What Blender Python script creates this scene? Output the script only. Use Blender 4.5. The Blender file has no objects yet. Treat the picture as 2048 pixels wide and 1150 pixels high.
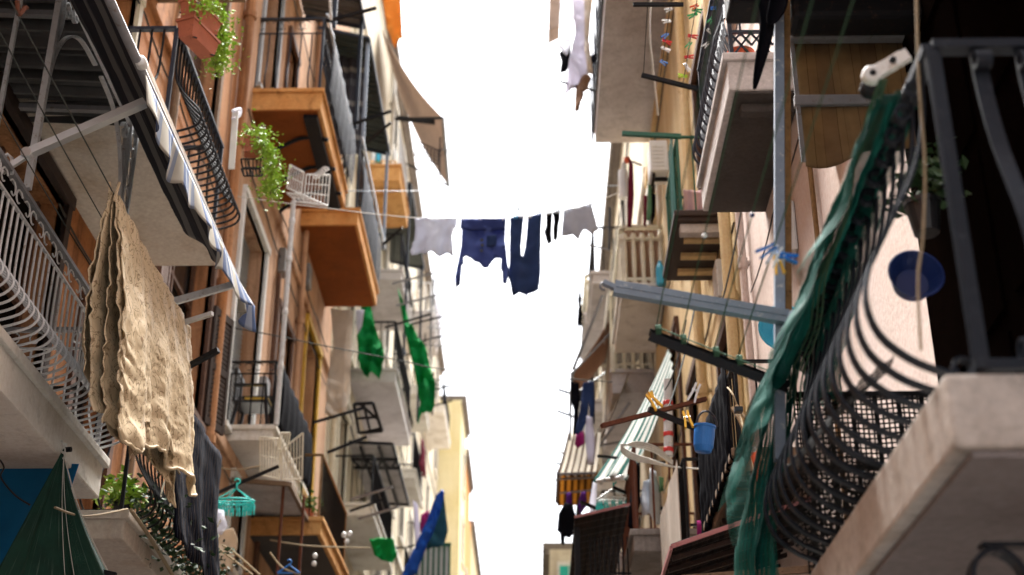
import bpy, bmesh, math, random
from mathutils import Vector, Matrix, noise
R = math.radians
rnd = random.Random(7)
scn = bpy.context.scene
COL = scn.collection
H = 1.6                      # eye height: all coordinates below are measured from the eye, H is added when linking
V = Vector
# ---------------------------------------------------------------- camera numbers
FP = 2844.0; TH = R(26.05); PS = R(.83)
def ray(px, py):
    u = (px-1024)/FP; v = (575-py)/FP
    b = math.cos(TH)-v*math.sin(TH); c = math.sin(TH)+v*math.cos(TH)
    return V((u*math.cos(PS)-b*math.sin(PS), u*math.sin(PS)+b*math.cos(PS), c))
def PX(px, py, x): q = ray(px, py); return q*(x/q.x)
def PY(px, py, y): q = ray(px, py); return q*(y/q.y)
def PZ(px, py, z): q = ray(px, py); return q*(z/q.z)
LX, LW, RX, RW = -3.0, -4.0, 1.1, 2.0      # balcony fronts and facades on both sides
# ---------------------------------------------------------------- materials
M = {}
def newmat(name):
    m = bpy.data.materials.new(name); m.use_nodes = True
    nt = m.node_tree; nt.nodes.clear(); M[name] = m
    return m, nt
def N(nt, t, **kw):
    n = nt.nodes.new(t)
    for k, v in kw.items():
        if k in n.inputs.keys() if isinstance(k, str) else False: n.inputs[k].default_value = v
        else: setattr(n, k, v)
    return n
def ramp(nt, fac, stops, interp='LINEAR'):
    r = nt.nodes.new('ShaderNodeValToRGB'); cr = r.color_ramp; cr.interpolation = interp
    while len(cr.elements) < len(stops): cr.elements.new(.5)
    for e, (p, c) in zip(cr.elements, stops): e.position = p; e.color = (*c, 1)
    nt.links.new(fac, r.inputs[0]); return r.outputs[0]
def mixc(nt, f, a, b, mode='MIX'):
    n = nt.nodes.new('ShaderNodeMix'); n.data_type = 'RGBA'; n.blend_type = mode
    for s, v in ((0, f), (6, a), (7, b)):
        if hasattr(v, 'is_linked'): nt.links.new(v, n.inputs[s])
        else: n.inputs[s].default_value = v if s == 0 else (*v, 1)
    return n.outputs[2]
def coords(nt, kind='Object', stretch=(1, 1, 1)):
    t = nt.nodes.new('ShaderNodeTexCoord'); mp = nt.nodes.new('ShaderNodeMapping')
    mp.inputs['Scale'].default_value = stretch
    nt.links.new(t.outputs[kind], mp.inputs[0]); return mp.outputs[0]
def geo(nt, stretch=(1, 1, 1)):
    t = nt.nodes.new('ShaderNodeNewGeometry'); mp = nt.nodes.new('ShaderNodeMapping')
    mp.inputs['Scale'].default_value = stretch
    nt.links.new(t.outputs['Position'], mp.inputs[0]); return mp.outputs[0]
def nz(nt, vec, scale, detail=6, rough=.6, dist=0):
    n = nt.nodes.new('ShaderNodeTexNoise'); n.inputs['Scale'].default_value = scale
    n.inputs['Detail'].default_value = detail; n.inputs['Roughness'].default_value = rough
    n.inputs['Distortion'].default_value = dist
    nt.links.new(vec, n.inputs['Vector']); return n.outputs[0]
def finish(nt, col, rough=.8, bump=None, bstr=.3, bdist=.02, metallic=0, trans=0, alpha=None, spec=.3):
    out = nt.nodes.new('ShaderNodeOutputMaterial'); p = nt.nodes.new('ShaderNodeBsdfPrincipled')
    if hasattr(col, 'is_linked'): nt.links.new(col, p.inputs['Base Color'])
    else: p.inputs['Base Color'].default_value = (*col, 1)
    if hasattr(rough, 'is_linked'): nt.links.new(rough, p.inputs['Roughness'])
    else: p.inputs['Roughness'].default_value = rough
    p.inputs['Metallic'].default_value = metallic
    p.inputs['Specular IOR Level'].default_value = spec
    if bump is not None:
        b = nt.nodes.new('ShaderNodeBump'); b.inputs['Strength'].default_value = bstr; b.inputs['Distance'].default_value = bdist
        nt.links.new(bump, b.inputs['Height']); nt.links.new(b.outputs[0], p.inputs['Normal'])
    sh = p.outputs[0]
    if trans:
        t = nt.nodes.new('ShaderNodeBsdfTranslucent')
        if hasattr(col, 'is_linked'): nt.links.new(col, t.inputs[0])
        else: t.inputs[0].default_value = (*col, 1)
        mx = nt.nodes.new('ShaderNodeMixShader'); mx.inputs[0].default_value = trans
        nt.links.new(sh, mx.inputs[1]); nt.links.new(t.outputs[0], mx.inputs[2]); sh = mx.outputs[0]
    if alpha is not None:
        t = nt.nodes.new('ShaderNodeBsdfTransparent'); mx = nt.nodes.new('ShaderNodeMixShader')
        nt.links.new(alpha, mx.inputs[0]); nt.links.new(t.outputs[0], mx.inputs[1]); nt.links.new(sh, mx.inputs[2]); sh = mx.outputs[0]
    nt.links.new(sh, out.inputs[0])
def plaster(name, c1, c2, stain, st=.5, scale=1.0, streak=.35, bstr=.35, sv=None):
    m, nt = newmat(name)
    g = geo(nt, (1, 1, 1)); gs = geo(nt, (2.2, 2.2, .16)) if sv is None else geo(nt, (1, 1, sv))
    base = ramp(nt, nz(nt, g, .55*scale, 8, .65), [(.35, c1), (.62, c2)])
    s1 = ramp(nt, nz(nt, gs, 1.3*scale, 6, .62, .4), [(.48, (0, 0, 0)), (.66, (st, st, st))])
    c = mixc(nt, s1, base, stain)
    s2 = ramp(nt, nz(nt, g, 2.4*scale, 9, .72, .6), [(.55, (0, 0, 0)), (.7, (streak, streak, streak))])
    c = mixc(nt, s2, c, tuple(x*.45 for x in stain))
    fine = nz(nt, g, 28, 8, .7)
    c = mixc(nt, .35, c, ramp(nt, fine, [(.3, (.35, .35, .35)), (.7, (.9, .9, .9))]), 'OVERLAY')
    finish(nt, c, .9, nz(nt, g, 14, 10, .7), bstr, .02, spec=.15)
def paint(name, c, rough=.5, chip=None, amt=.25, scale=9, metallic=0, spec=.4):
    m, nt = newmat(name); g = coords(nt)
    n = nz(nt, g, scale, 8, .7)
    a = mixc(nt, amt, c, ramp(nt, n, [(.3, tuple(x*.45 for x in c)), (.7, tuple(min(1, x*1.35) for x in c))]))
    if chip: a = mixc(nt, ramp(nt, nz(nt, g, scale*2.2, 8, .75), [(.57, (0, 0, 0)), (.66, (.9, .9, .9))]), a, chip)
    finish(nt, a, rough, n, .15, .01, metallic, spec=spec)
def cloth(name, c, trans=.25, amt=.25, rough=.9, weave=260, pattern=None, sheen=.15):
    m, nt = newmat(name); g = coords(nt)
    n = nz(nt, g, 5, 6, .6)
    a = mixc(nt, amt, c, ramp(nt, n, [(.3, tuple(x*.5 for x in c)), (.7, tuple(min(1, x*1.3) for x in c))]))
    if pattern: a = pattern(nt, a)
    finish(nt, a, rough, nz(nt, g, weave, 3, .5), .25, .004, trans=trans, spec=sheen)
def uvstripes(stops, rep, axis=0, dirt=.25):
    def f(nt, a):
        t = nt.nodes.new('ShaderNodeTexCoord'); s = nt.nodes.new('ShaderNodeSeparateXYZ'); nt.links.new(t.outputs['UV'], s.inputs[0])
        m = nt.nodes.new('ShaderNodeMath'); m.operation = 'MULTIPLY'; m.inputs[1].default_value = rep; nt.links.new(s.outputs[axis], m.inputs[0])
        fr = nt.nodes.new('ShaderNodeMath'); fr.operation = 'FRACT'; nt.links.new(m.outputs[0], fr.inputs[0])
        c = ramp(nt, fr.outputs[0], stops, 'CONSTANT')
        return mixc(nt, dirt, c, a, 'MULTIPLY')
    return f
def brocade(nt, a):
    g = coords(nt, 'UV', (1, 1, 1))
    n = nt.nodes.new('ShaderNodeTexNoise'); n.inputs['Scale'].default_value = 11; n.inputs['Detail'].default_value = 1.5; n.inputs['Distortion'].default_value = 1.6
    nt.links.new(g, n.inputs['Vector'])
    c = ramp(nt, n.outputs[0], [(0, (0, 0, 0)), (.475, (0, 0, 0)), (.5, (.85, .85, .85)), (.52, (.85, .85, .85)), (.54, (0, 0, 0))])
    return mixc(nt, c, a, (.24, .15, .075))
def squarenet(name, c, cell=.016, wire=.3, rough=.7, streak=None):
    m, nt = newmat(name)
    t = nt.nodes.new('ShaderNodeTexCoord'); s = nt.nodes.new('ShaderNodeSeparateXYZ'); nt.links.new(t.outputs['UV'], s.inputs[0])
    outs = []
    for ax in (0, 1):
        a = nt.nodes.new('ShaderNodeMath'); a.operation = 'DIVIDE'; a.inputs[1].default_value = cell; nt.links.new(s.outputs[ax], a.inputs[0])
        b = nt.nodes.new('ShaderNodeMath'); b.operation = 'FRACT'; nt.links.new(a.outputs[0], b.inputs[0])
        d = nt.nodes.new('ShaderNodeMath'); d.operation = 'LESS_THAN'; d.inputs[1].default_value = wire; nt.links.new(b.outputs[0], d.inputs[0])
        outs.append(d.outputs[0])
    mx = nt.nodes.new('ShaderNodeMath'); mx.operation = 'MAXIMUM'; nt.links.new(outs[0], mx.inputs[0]); nt.links.new(outs[1], mx.inputs[1])
    g = coords(nt); a = mixc(nt, .4, c, ramp(nt, nz(nt, g, 7, 5, .6), [(.35, tuple(x*.35 for x in c)), (.65, tuple(min(1, x*1.5) for x in c))]))
    if streak: a = mixc(nt, ramp(nt, nz(nt, coords(nt, 'UV', (42, 1.3, 1)), 1.0, 5, .7), [(.56, (0, 0, 0)), (.70, (.75, .75, .75))]), a, streak)
    finish(nt, a, rough, alpha=mx.outputs[0], spec=.2)
def corrugated(name, c, axis, period, rough=.6, rust=None):
    m, nt = newmat(name); g = geo(nt)
    s = nt.nodes.new('ShaderNodeSeparateXYZ'); nt.links.new(g, s.inputs[0])
    a = nt.nodes.new('ShaderNodeMath'); a.operation = 'MULTIPLY'; a.inputs[1].default_value = 6.2832/period; nt.links.new(s.outputs[axis], a.inputs[0])
    b = nt.nodes.new('ShaderNodeMath'); b.operation = 'SINE'; nt.links.new(a.outputs[0], b.inputs[0])
    n = nz(nt, g, 4, 8, .7)
    col = mixc(nt, .4, c, ramp(nt, n, [(.3, tuple(x*.4 for x in c)), (.7, tuple(min(1, x*1.5) for x in c))]))
    if rust: col = mixc(nt, ramp(nt, nz(nt, g, 2.2, 8, .7), [(.5, (0, 0, 0)), (.65, (.8, .8, .8))]), col, rust)
    finish(nt, col, rough, b.outputs[0], .9, .05, spec=.3)

plaster('brown_wall', (.35, .14, .05), (.44, .23, .12), (.10, .042, .02), .9, 1.2, .6)
plaster('tan_wall', (.42, .24, .14), (.54, .345, .23), (.20, .09, .04), .8, 1.1, .45)
plaster('cream_wall', (.52, .44, .32), (.62, .54, .41), (.30, .22, .13), .65, 1.0, .3)
plaster('yellow_wall', (.74, .60, .30), (.80, .68, .40), (.55, .42, .2), .35, 1.0, .15)
plaster('pink_wall', (.64, .50, .44), (.70, .56, .50), (.48, .36, .30), .4, 1.0, .2)
plaster('ochre_wall', (.62, .42, .20), (.66, .50, .30), (.42, .27, .14), .5, 1.0, .3)
plaster('concrete', (.46, .42, .405), (.54, .50, .48), (.30, .26, .24), .5, 1.6, .35, sv=.9)
plaster('concrete_dark', (.22, .20, .18), (.28, .25, .23), (.12, .10, .09), .5, 1.6, .4)
plaster('slab_stained', (.52, .46, .40), (.58, .52, .45), (.34, .24, .15), .5, .7, .15)
plaster('rust_shade_soffit', (.19, .052, .012), (.24, .07, .016), (.17, .05, .012), .6, 1.3, .4, sv=.8)  # rust brown underside, darkened so the colour itself carries shade
plaster('dark_shade_soffit', (.055, .048, .045), (.075, .066, .06), (.06, .05, .045), .5, 1.2, .4)  # near-black underside: shade below the slab put into the colour, no soot
plaster('orange_slab', (.55, .24, .075), (.64, .34, .13), (.30, .12, .03), .6, 1.5, .55, sv=.7)
plaster('orange_wall', (.60, .22, .05), (.66, .27, .08), (.4, .14, .04), .4, 1.3, .3)
plaster('white_stone', (.66, .61, .54), (.74, .70, .62), (.38, .31, .23), .5, 1.4, .45, sv=.6)
plaster('asphalt', (.05, .05, .05), (.065, .062, .06), (.035, .033, .03), .5, 1.0, .3)
plaster('roof_felt', (.16, .13, .11), (.2, .17, .14), (.1, .08, .06), .5)
paint('white_iron', (.60, .60, .60), .4, (.28, .20, .15), .3, 12)
paint('grey_iron', (.22, .22, .23), .45, (.14, .09, .06), .3, 12)
paint('blue_iron', (.20, .25, .32), .38, (.42, .44, .46), .3, 14)
paint('black_iron', (.008, .008, .010), .55, (.04, .022, .014), .3, 12, spec=.18)
paint('navy_iron', (.018, .023, .036), .45, (.05, .055, .065), .3, 10, spec=.25)
paint('dusk_iron', (.015, .020, .030), .5, (.035, .042, .052), .35, 12, spec=.2)
paint('green_iron', (.015, .10, .065), .5, (.08, .06, .04), .3, 12)
paint('rust_iron', (.13, .045, .025), .8, (.05, .02, .015), .5, 14, spec=.2)
paint('rusty_edge', (.20, .11, .045), .85, (.06, .03, .015), .6, 20, spec=.15)
paint('alu', (.62, .64, .65), .35, None, .2, 8, .6)
paint('white_paint', (.74, .73, .70), .5, (.5, .45, .38), .2, 6)
paint('cream_paint', (.70, .64, .50), .6, (.4, .33, .22), .25, 6)
paint('brown_wood', (.10, .045, .025), .7, (.2, .11, .06), .5, 8)
paint('dark_wood', (.028, .014, .010), .65, (.06, .03, .02), .4, 8)
paint('old_wood', (.20, .13, .08), .8, (.1, .055, .03), .5, 9)
paint('grey_shutter', (.34, .35, .36), .6, (.2, .2, .2), .3, 6)
paint('green_shutter', (.02, .13, .07), .6, None, .3, 6)
paint('teal_paint', (.02, .46, .36), .5, None, .2, 6)
paint('yellow_panel', (.60, .37, .04), .6, (.35, .2, .03), .35, 4)
paint('dark_glass', (.018, .02, .022), .12, None, .3, 3, spec=.6)
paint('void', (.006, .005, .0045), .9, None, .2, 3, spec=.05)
paint('recess_shade', (.0025, .0015, .0012), 1, (.004, .002, .0015), .4, 6, spec=0)  # near-black paint holding the darkness of a deep recess
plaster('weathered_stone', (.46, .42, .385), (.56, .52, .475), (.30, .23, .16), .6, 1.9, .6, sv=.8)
plaster('grey_shade_soffit', (.22, .195, .19), (.26, .235, .23), (.16, .135, .13), .4, 1.2, .25, sv=.9)  # slab plaster greyed down, underside shade is part of this colour
paint('terracotta', (.36, .105, .055), .75, (.22, .07, .04), .3, 8)
paint('orange_plastic', (.62, .10, .03), .45, None, .2, 5)
paint('blue_plastic', (.02, .16, .50), .4, None, .15, 5)
paint('navy_plastic', (.012, .03, .13), .4, None, .2, 5)
paint('sky_plastic', (.06, .42, .62), .4, None, .15, 5)
paint('teal_plastic', (.03, .55, .50), .4, None, .15, 5)
paint('black_plastic', (.015, .015, .017), .35, None, .2, 5)
paint('white_plastic', (.78, .78, .76), .4, None, .12, 5)
paint('yellow_plastic', (.80, .42, .02), .4, None, .15, 5)
paint('red_plastic', (.60, .04, .04), .4, None, .15, 5)
paint('green_plastic', (.03, .36, .12), .4, None, .15, 5)
paint('lime_plastic', (.42, .60, .05), .4, None, .15, 5)
paint('peg_wood', (.55, .42, .27), .75, None, .3, 20)
paint('rope_white', (.62, .60, .55), .9, None, .3, 40)
paint('rope_dark', (.05, .055, .05), .9, None, .3, 40)
paint('rope_green', (.05, .12, .07), .9, None, .3, 40)
paint('rope_tan', (.30, .23, .14), .9, None, .3, 40)
paint('pink_edge', (.42, .17, .17), .6, (.35, .12, .1), .35, 9)
paint('leaf', (.10, .20, .025), .55, None, .5, 6, spec=.3)
paint('leaf_bright', (.27, .42, .04), .5, None, .6, 9, spec=.3)
paint('leaf_dark', (.025, .06, .018), .6, None, .5, 6)
paint('stem', (.12, .09, .04), .8)
corrugated('dark_corrugated', (.10, .10, .10), 1, .16)
corrugated('green_corrugated', (.035, .05, .048), 1, .19)
corrugated('grey_corrugated', (.10, .11, .10), 1, .19)
corrugated('rusty_corrugated', (.022, .016, .014), 0, .08, .8, (.05, .022, .016))
cloth('brocade', (.68, .535, .345), .2, .12, .5, 90, brocade, .4)
cloth('white_cloth', (.80, .80, .86), .5, .08)
cloth('grey_shirt', (.60, .62, .70), .3, .15)
cloth('grey_shorts', (.41, .42, .48), .25, .2)
cloth('navy_cloth', (.065, .095, .29), .2, .35)
cloth('navy_yoke', (.030, .045, .16), .12, .3)
cloth('navy_trouser', (.026, .047, .13), .12, .4)
cloth('black_cloth', (.006, .006, .0085), .04, .3, sheen=.02)
cloth('lilac_cloth', (.62, .60, .68), .45, .12)
cloth('tan_cloth', (.64, .56, .48), .3, .25)
cloth('cream_cloth', (.68, .56, .42), .3, .25)
cloth('maroon_cloth', (.16, .015, .035), .2, .3)
cloth('sage_cloth', (.16, .32, .18), .25, .3)
cloth('green_cloth', (.008, .27, .065), .22, .35)
cloth('purple_cloth', (.10, .02, .18), .2, .3)
cloth('plum_cloth', (.30, .02, .14), .2, .3)
cloth('blue_tarp', (.015, .085, .38), .3, .3, .5)
cloth('teal_tarp', (.010, .14, .31), .2, .3, .5)
cloth('deep_tarp', (.02, .09, .12), .2, .3, .5)
cloth('pink_cloth', (.62, .42, .42), .3, .2)
cloth('brown_awning', (.30, .19, .13), .35, .3)
cloth('taupe_awning', (.50, .40, .34), .3, .3)
cloth('rust_awning', (.60, .25, .05), .45, .3)
cloth('dark_awning', (.03, .031, .038), .08, .4, pattern=uvstripes([(0, (.05, .05, .06)), (.45, (.20, .19, .18)), (.6, (.04, .04, .05)), (.8, (.09, .09, .1))], 3, 1, .2))
cloth('blue_valance', (.9, .9, .9), .3, .15, pattern=uvstripes([(0, (.46, .43, .37)), (.3, (.13, .17, .29)), (.42, (.32, .35, .42)), (.5, (.10, .14, .25)), (.64, (.48, .46, .43)), (.85, (.26, .30, .39))], 2.3, 0, .3))
cloth('blind_fabric', (.85, .85, .85), .45, .7, pattern=uvstripes([(0, (.28, .195, .105)), (.22, (.12, .08, .045)), (.232, (.27, .185, .10)), (.42, (.14, .095, .05)), (.428, (.235, .16, .09)), (.74, (.11, .075, .04)), (.752, (.28, .195, .105)), (.9, (.15, .1, .05)), (.907, (.265, .185, .10))], 5.0, 0, .9))
cloth('green_white_stripe', (.95, .95, .95), .3, .15, pattern=uvstripes([(0, (.02, .12, .10)), (.42, (.66, .66, .62))], 12, 0, .25))
cloth('brown_cream_stripe', (.95, .95, .95), .35, .15, pattern=uvstripes([(0, (.10, .06, .035)), (.4, (.72, .66, .55))], 6, 0, .25))
cloth('brown_inner_stripe', (.95, .95, .95), .5, .15, pattern=uvstripes([(0, (.12, .06, .02)), (.45, (.45, .26, .07))], 6, 0, .25))
cloth('plaid', (.95, .95, .95), .1, .2, pattern=uvstripes([(0, (.006, .007, .013)), (.3, (.03, .035, .055)), (.42, (.006, .007, .010)), (.72, (.12, .10, .095)), (.8, (.008, .008, .013))], 14, 0, .3), sheen=.03)
cloth('foil', (.42, .45, .5), .05, .5, .35, 60, sheen=.6)
squarenet('black_net', (.010, .010, .010), .022, .34)
squarenet('silver_net', (.035, .04, .055), .03, .3)
squarenet('green_net', (.006, .14, .112), .0085, .52)
squarenet('green_net_loose', (.008, .10, .08), .012, .24)
squarenet('green_net_dense', (.005, .09, .072), .0085, .62)
squarenet('dark_green_net', (.005, .032, .021), .008, .86, streak=(.12, .18, .15))
squarenet('white_grid', (.55, .53, .48), .05, .22)
# ---------------------------------------------------------------- mesh builder
class MB:
    def __init__(s): s.v = []; s.f = []; s.uv = []; s.hasuv = False
    def add(s, vs, fs, uvs=None):
        o = len(s.v); s.v += [V(p) for p in vs]; s.f += [tuple(i+o for i in f) for f in fs]
        if uvs: s.hasuv = True
        s.uv += uvs if uvs else [(0, 0)]*len(vs)
        return s
    def box(s, a, b):
        (x0, y0, z0), (x1, y1, z1) = [min(p, q) for p, q in zip(a, b)], [max(p, q) for p, q in zip(a, b)]
        vs = [(x0, y0, z0), (x1, y0, z0), (x1, y1, z0), (x0, y1, z0), (x0, y0, z1), (x1, y0, z1), (x1, y1, z1), (x0, y1, z1)]
        return s.add(vs, [(0, 3, 2, 1), (4, 5, 6, 7), (0, 1, 5, 4), (1, 2, 6, 5), (2, 3, 7, 6), (3, 0, 4, 7)])
    def bbox(s, a, b, r=.012):           # box with chamfered edges
        bm = bmesh.new(); bmesh.ops.create_cube(bm, size=1)
        d = [abs(q-p) for p, q in zip(a, b)]; c = [(p+q)/2 for p, q in zip(a, b)]
        bmesh.ops.scale(bm, vec=d, verts=bm.verts); bmesh.ops.translate(bm, vec=c, verts=bm.verts)
        bmesh.ops.bevel(bm, geom=bm.edges[:], offset=min(r, min(d)*.3), segments=2, affect='EDGES', profile=.6)
        bm.verts.index_update()
        s.add([v.co.copy() for v in bm.verts], [tuple(v.index for v in f.verts) for f in bm.faces]); bm.free(); return s
    def bar(s, p, q, w, h=None, up=(0, 0, 1)):
        h = h or w; p, q = V(p), V(q); d = (q-p).normalized(); u = V(up)
        if abs(d.dot(u)) > .97: u = V((0, 1, 0))
        a = d.cross(u).normalized(); b = a.cross(d).normalized()
        vs = [c+a*w/2*i+b*h/2*j for c in (p, q) for i, j in ((-1, -1), (1, -1), (1, 1), (-1, 1))]
        return s.add(vs, [(3, 2, 1, 0), (4, 5, 6, 7), (0, 1, 5, 4), (1, 2, 6, 5), (2, 3, 7, 6), (3, 0, 4, 7)])
    def tube(s, pts, r, n=6, closed=False):
        pts = [V(p) for p in pts]; k = len(pts); vs = []; fs = []
        rr = r if isinstance(r, (list, tuple)) else [r]*k
        prev = None
        for i, p in enumerate(pts):
            d = (pts[(i+1) % k]-pts[i-1]) if closed else (pts[min(i+1, k-1)]-pts[max(i-1, 0)])
            d = d.normalized() if d.length > 1e-9 else V((0, 0, 1))
            if prev is None:
                u = V((0, 0, 1)) if abs(d.z) < .9 else V((1, 0, 0)); a = d.cross(u).normalized()
            else: a = (prev-d*prev.dot(d)); a = a.normalized() if a.length > 1e-6 else prev
            prev = a; b = d.cross(a)
            vs += [p+(a*math.cos(t)+b*math.sin(t))*rr[i] for t in [6.28318*j/n for j in range(n)]]
        for i in range(k if closed else k-1):
            o, q = i*n, ((i+1) % k)*n
            fs += [(o+j, o+(j+1) % n, q+(j+1) % n, q+j) for j in range(n)]
        if not closed: fs += [tuple(range(n))[::-1], tuple(range((k-1)*n, k*n))]
        return s.add(vs, fs)
    def ribbon(s, pts, wd, w, t):
        pts = [V(p) for p in pts]; wd = V(wd).normalized(); k = len(pts); vs = []; fs = []
        for i, p in enumerate(pts):
            d = (pts[min(i+1, k-1)]-pts[max(i-1, 0)]).normalized(); nn = d.cross(wd).normalized()
            vs += [p+wd*w/2*a+nn*t/2*b for a, b in ((-1, -1), (1, -1), (1, 1), (-1, 1))]
        for i in range(k-1):
            o, q = i*4, i*4+4
            fs += [(o+j, o+(j+1) % 4, q+(j+1) % 4, q+j) for j in range(4)]
        fs += [(3, 2, 1, 0), tuple(range(4*k-4, 4*k))]
        return s.add(vs, fs)
    def lathe(s, c, prof, n=16, axis=(0, 0, 1)):
        c = V(c); ax = V(axis).normalized(); a = ax.orthogonal().normalized(); b = ax.cross(a); vs = []; fs = []
        for r, z in prof: vs += [c+ax*z+(a*math.cos(6.28318*j/n)+b*math.sin(6.28318*j/n))*r for j in range(n)]
        for i in range(len(prof)-1): fs += [(i*n+j, i*n+(j+1) % n, i*n+n+(j+1) % n, i*n+n+j) for j in range(n)]
        fs += [tuple(range(n))[::-1], tuple(range((len(prof)-1)*n, len(prof)*n))]
        return s.add(vs, fs)
    def quadprism(s, pts, off):
        pts = [V(p) for p in pts]; o = V(off); n = len(pts)
        return s.add(pts+[p+o for p in pts], [tuple(range(n))[::-1], tuple(range(n, 2*n))]+[(i, (i+1) % n, n+(i+1) % n, n+i) for i in range(n)])
    def sheet(s, fn, nu, nv, ul=1., vl=1.):
        vs = []; uv = []; fs = []
        for i in range(nu+1):
            for j in range(nv+1): vs.append(fn(i/nu, j/nv)); uv.append((i/nu*ul, j/nv*vl))
        for i in range(nu):
            for j in range(nv): a = i*(nv+1)+j; fs.append((a, a+nv+1, a+nv+2, a+1))
        return s.add(vs, fs, uv)
ORG = {}
def link(mb, name, mat, parent=None, smooth=False, thick=0, origin=None):
    me = bpy.data.meshes.new(name)
    if parent is not None: o0 = ORG[parent.name]
    elif origin is not None: o0 = V(origin)
    else:
        xs = [p.x for p in mb.v]; ys = [p.y for p in mb.v]; zs = [p.z for p in mb.v]
        o0 = V(((min(xs)+max(xs))/2, (min(ys)+max(ys))/2, min(zs)))
    me.from_pydata([p-o0 for p in mb.v], [], mb.f)
    if mb.hasuv:
        l = me.uv_layers.new(name='UVMap')
        for lp in me.loops: l.data[lp.index].uv = mb.uv[lp.vertex_index]
    if smooth: me.polygons.foreach_set('use_smooth', [True]*len(me.polygons))
    me.materials.append(M[mat]); me.update()
    o = bpy.data.objects.new(name, me); COL.objects.link(o)
    if parent is not None: o.parent = parent
    else: o.location = o0+V((0, 0, H))
    ORG[o.name] = o0
    if thick:
        md = o.modifiers.new('thickness', 'SOLIDIFY'); md.thickness = thick; md.offset = 0
    return o
def tag(o, label, cat=None, group=None, kind=None):
    if label: o['label'] = label
    if cat: o['category'] = cat
    if group: o['group'] = group
    if kind: o['kind'] = kind
    return o
def thing(name, label, cat, loc, group=None):
    o = bpy.data.objects.new(name, None); COL.objects.link(o); o.location = V(loc)+V((0, 0, H)); ORG[o.name] = V(loc)
    o.empty_display_size = .1
    return tag(o, label, cat, group)
def dup(root, loc, rot=(0, 0, 0), label=None, mats=None):
    c = root.copy(); COL.objects.link(c); c.location = V(loc)+V((0, 0, H)); c.rotation_euler = rot; ORG[c.name] = V(loc)
    if label: c['label'] = label
    for ch in root.children:
        d = ch.copy(); COL.objects.link(d); d.parent = c
        if mats and ch.data.name.split('.')[0] in mats:
            d.data = ch.data.copy(); d.data.materials[0] = M[mats[ch.data.name.split('.')[0]]]
    return c
def one(mb, name, mat, label, cat, group=None, **kw): return tag(link(mb, name, mat, **kw), label, cat, group)
def curve(pts, n=8):               # Catmull-Rom
    pts = [V(p) for p in pts]; out = []
    for i in range(len(pts)-1):
        a, b, c, d = pts[max(i-1, 0)], pts[i], pts[i+1], pts[min(i+2, len(pts)-1)]
        for k in range(n):
            t = k/n; out.append(.5*((2*b)+(c-a)*t+(2*a-5*b+4*c-d)*t*t+(3*b-a-3*c+d)*t**3))
    return out+[pts[-1]]
def sag(p, q, s, n=14):
    p, q = V(p), V(q)
    return [p.lerp(q, i/n)-V((0, 0, s*4*(i/n)*(1-i/n))) for i in range(n+1)]
def fb(x, y, z=0.): return noise.fractal(V((x, y, z)), .8, 2., 4)
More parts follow.
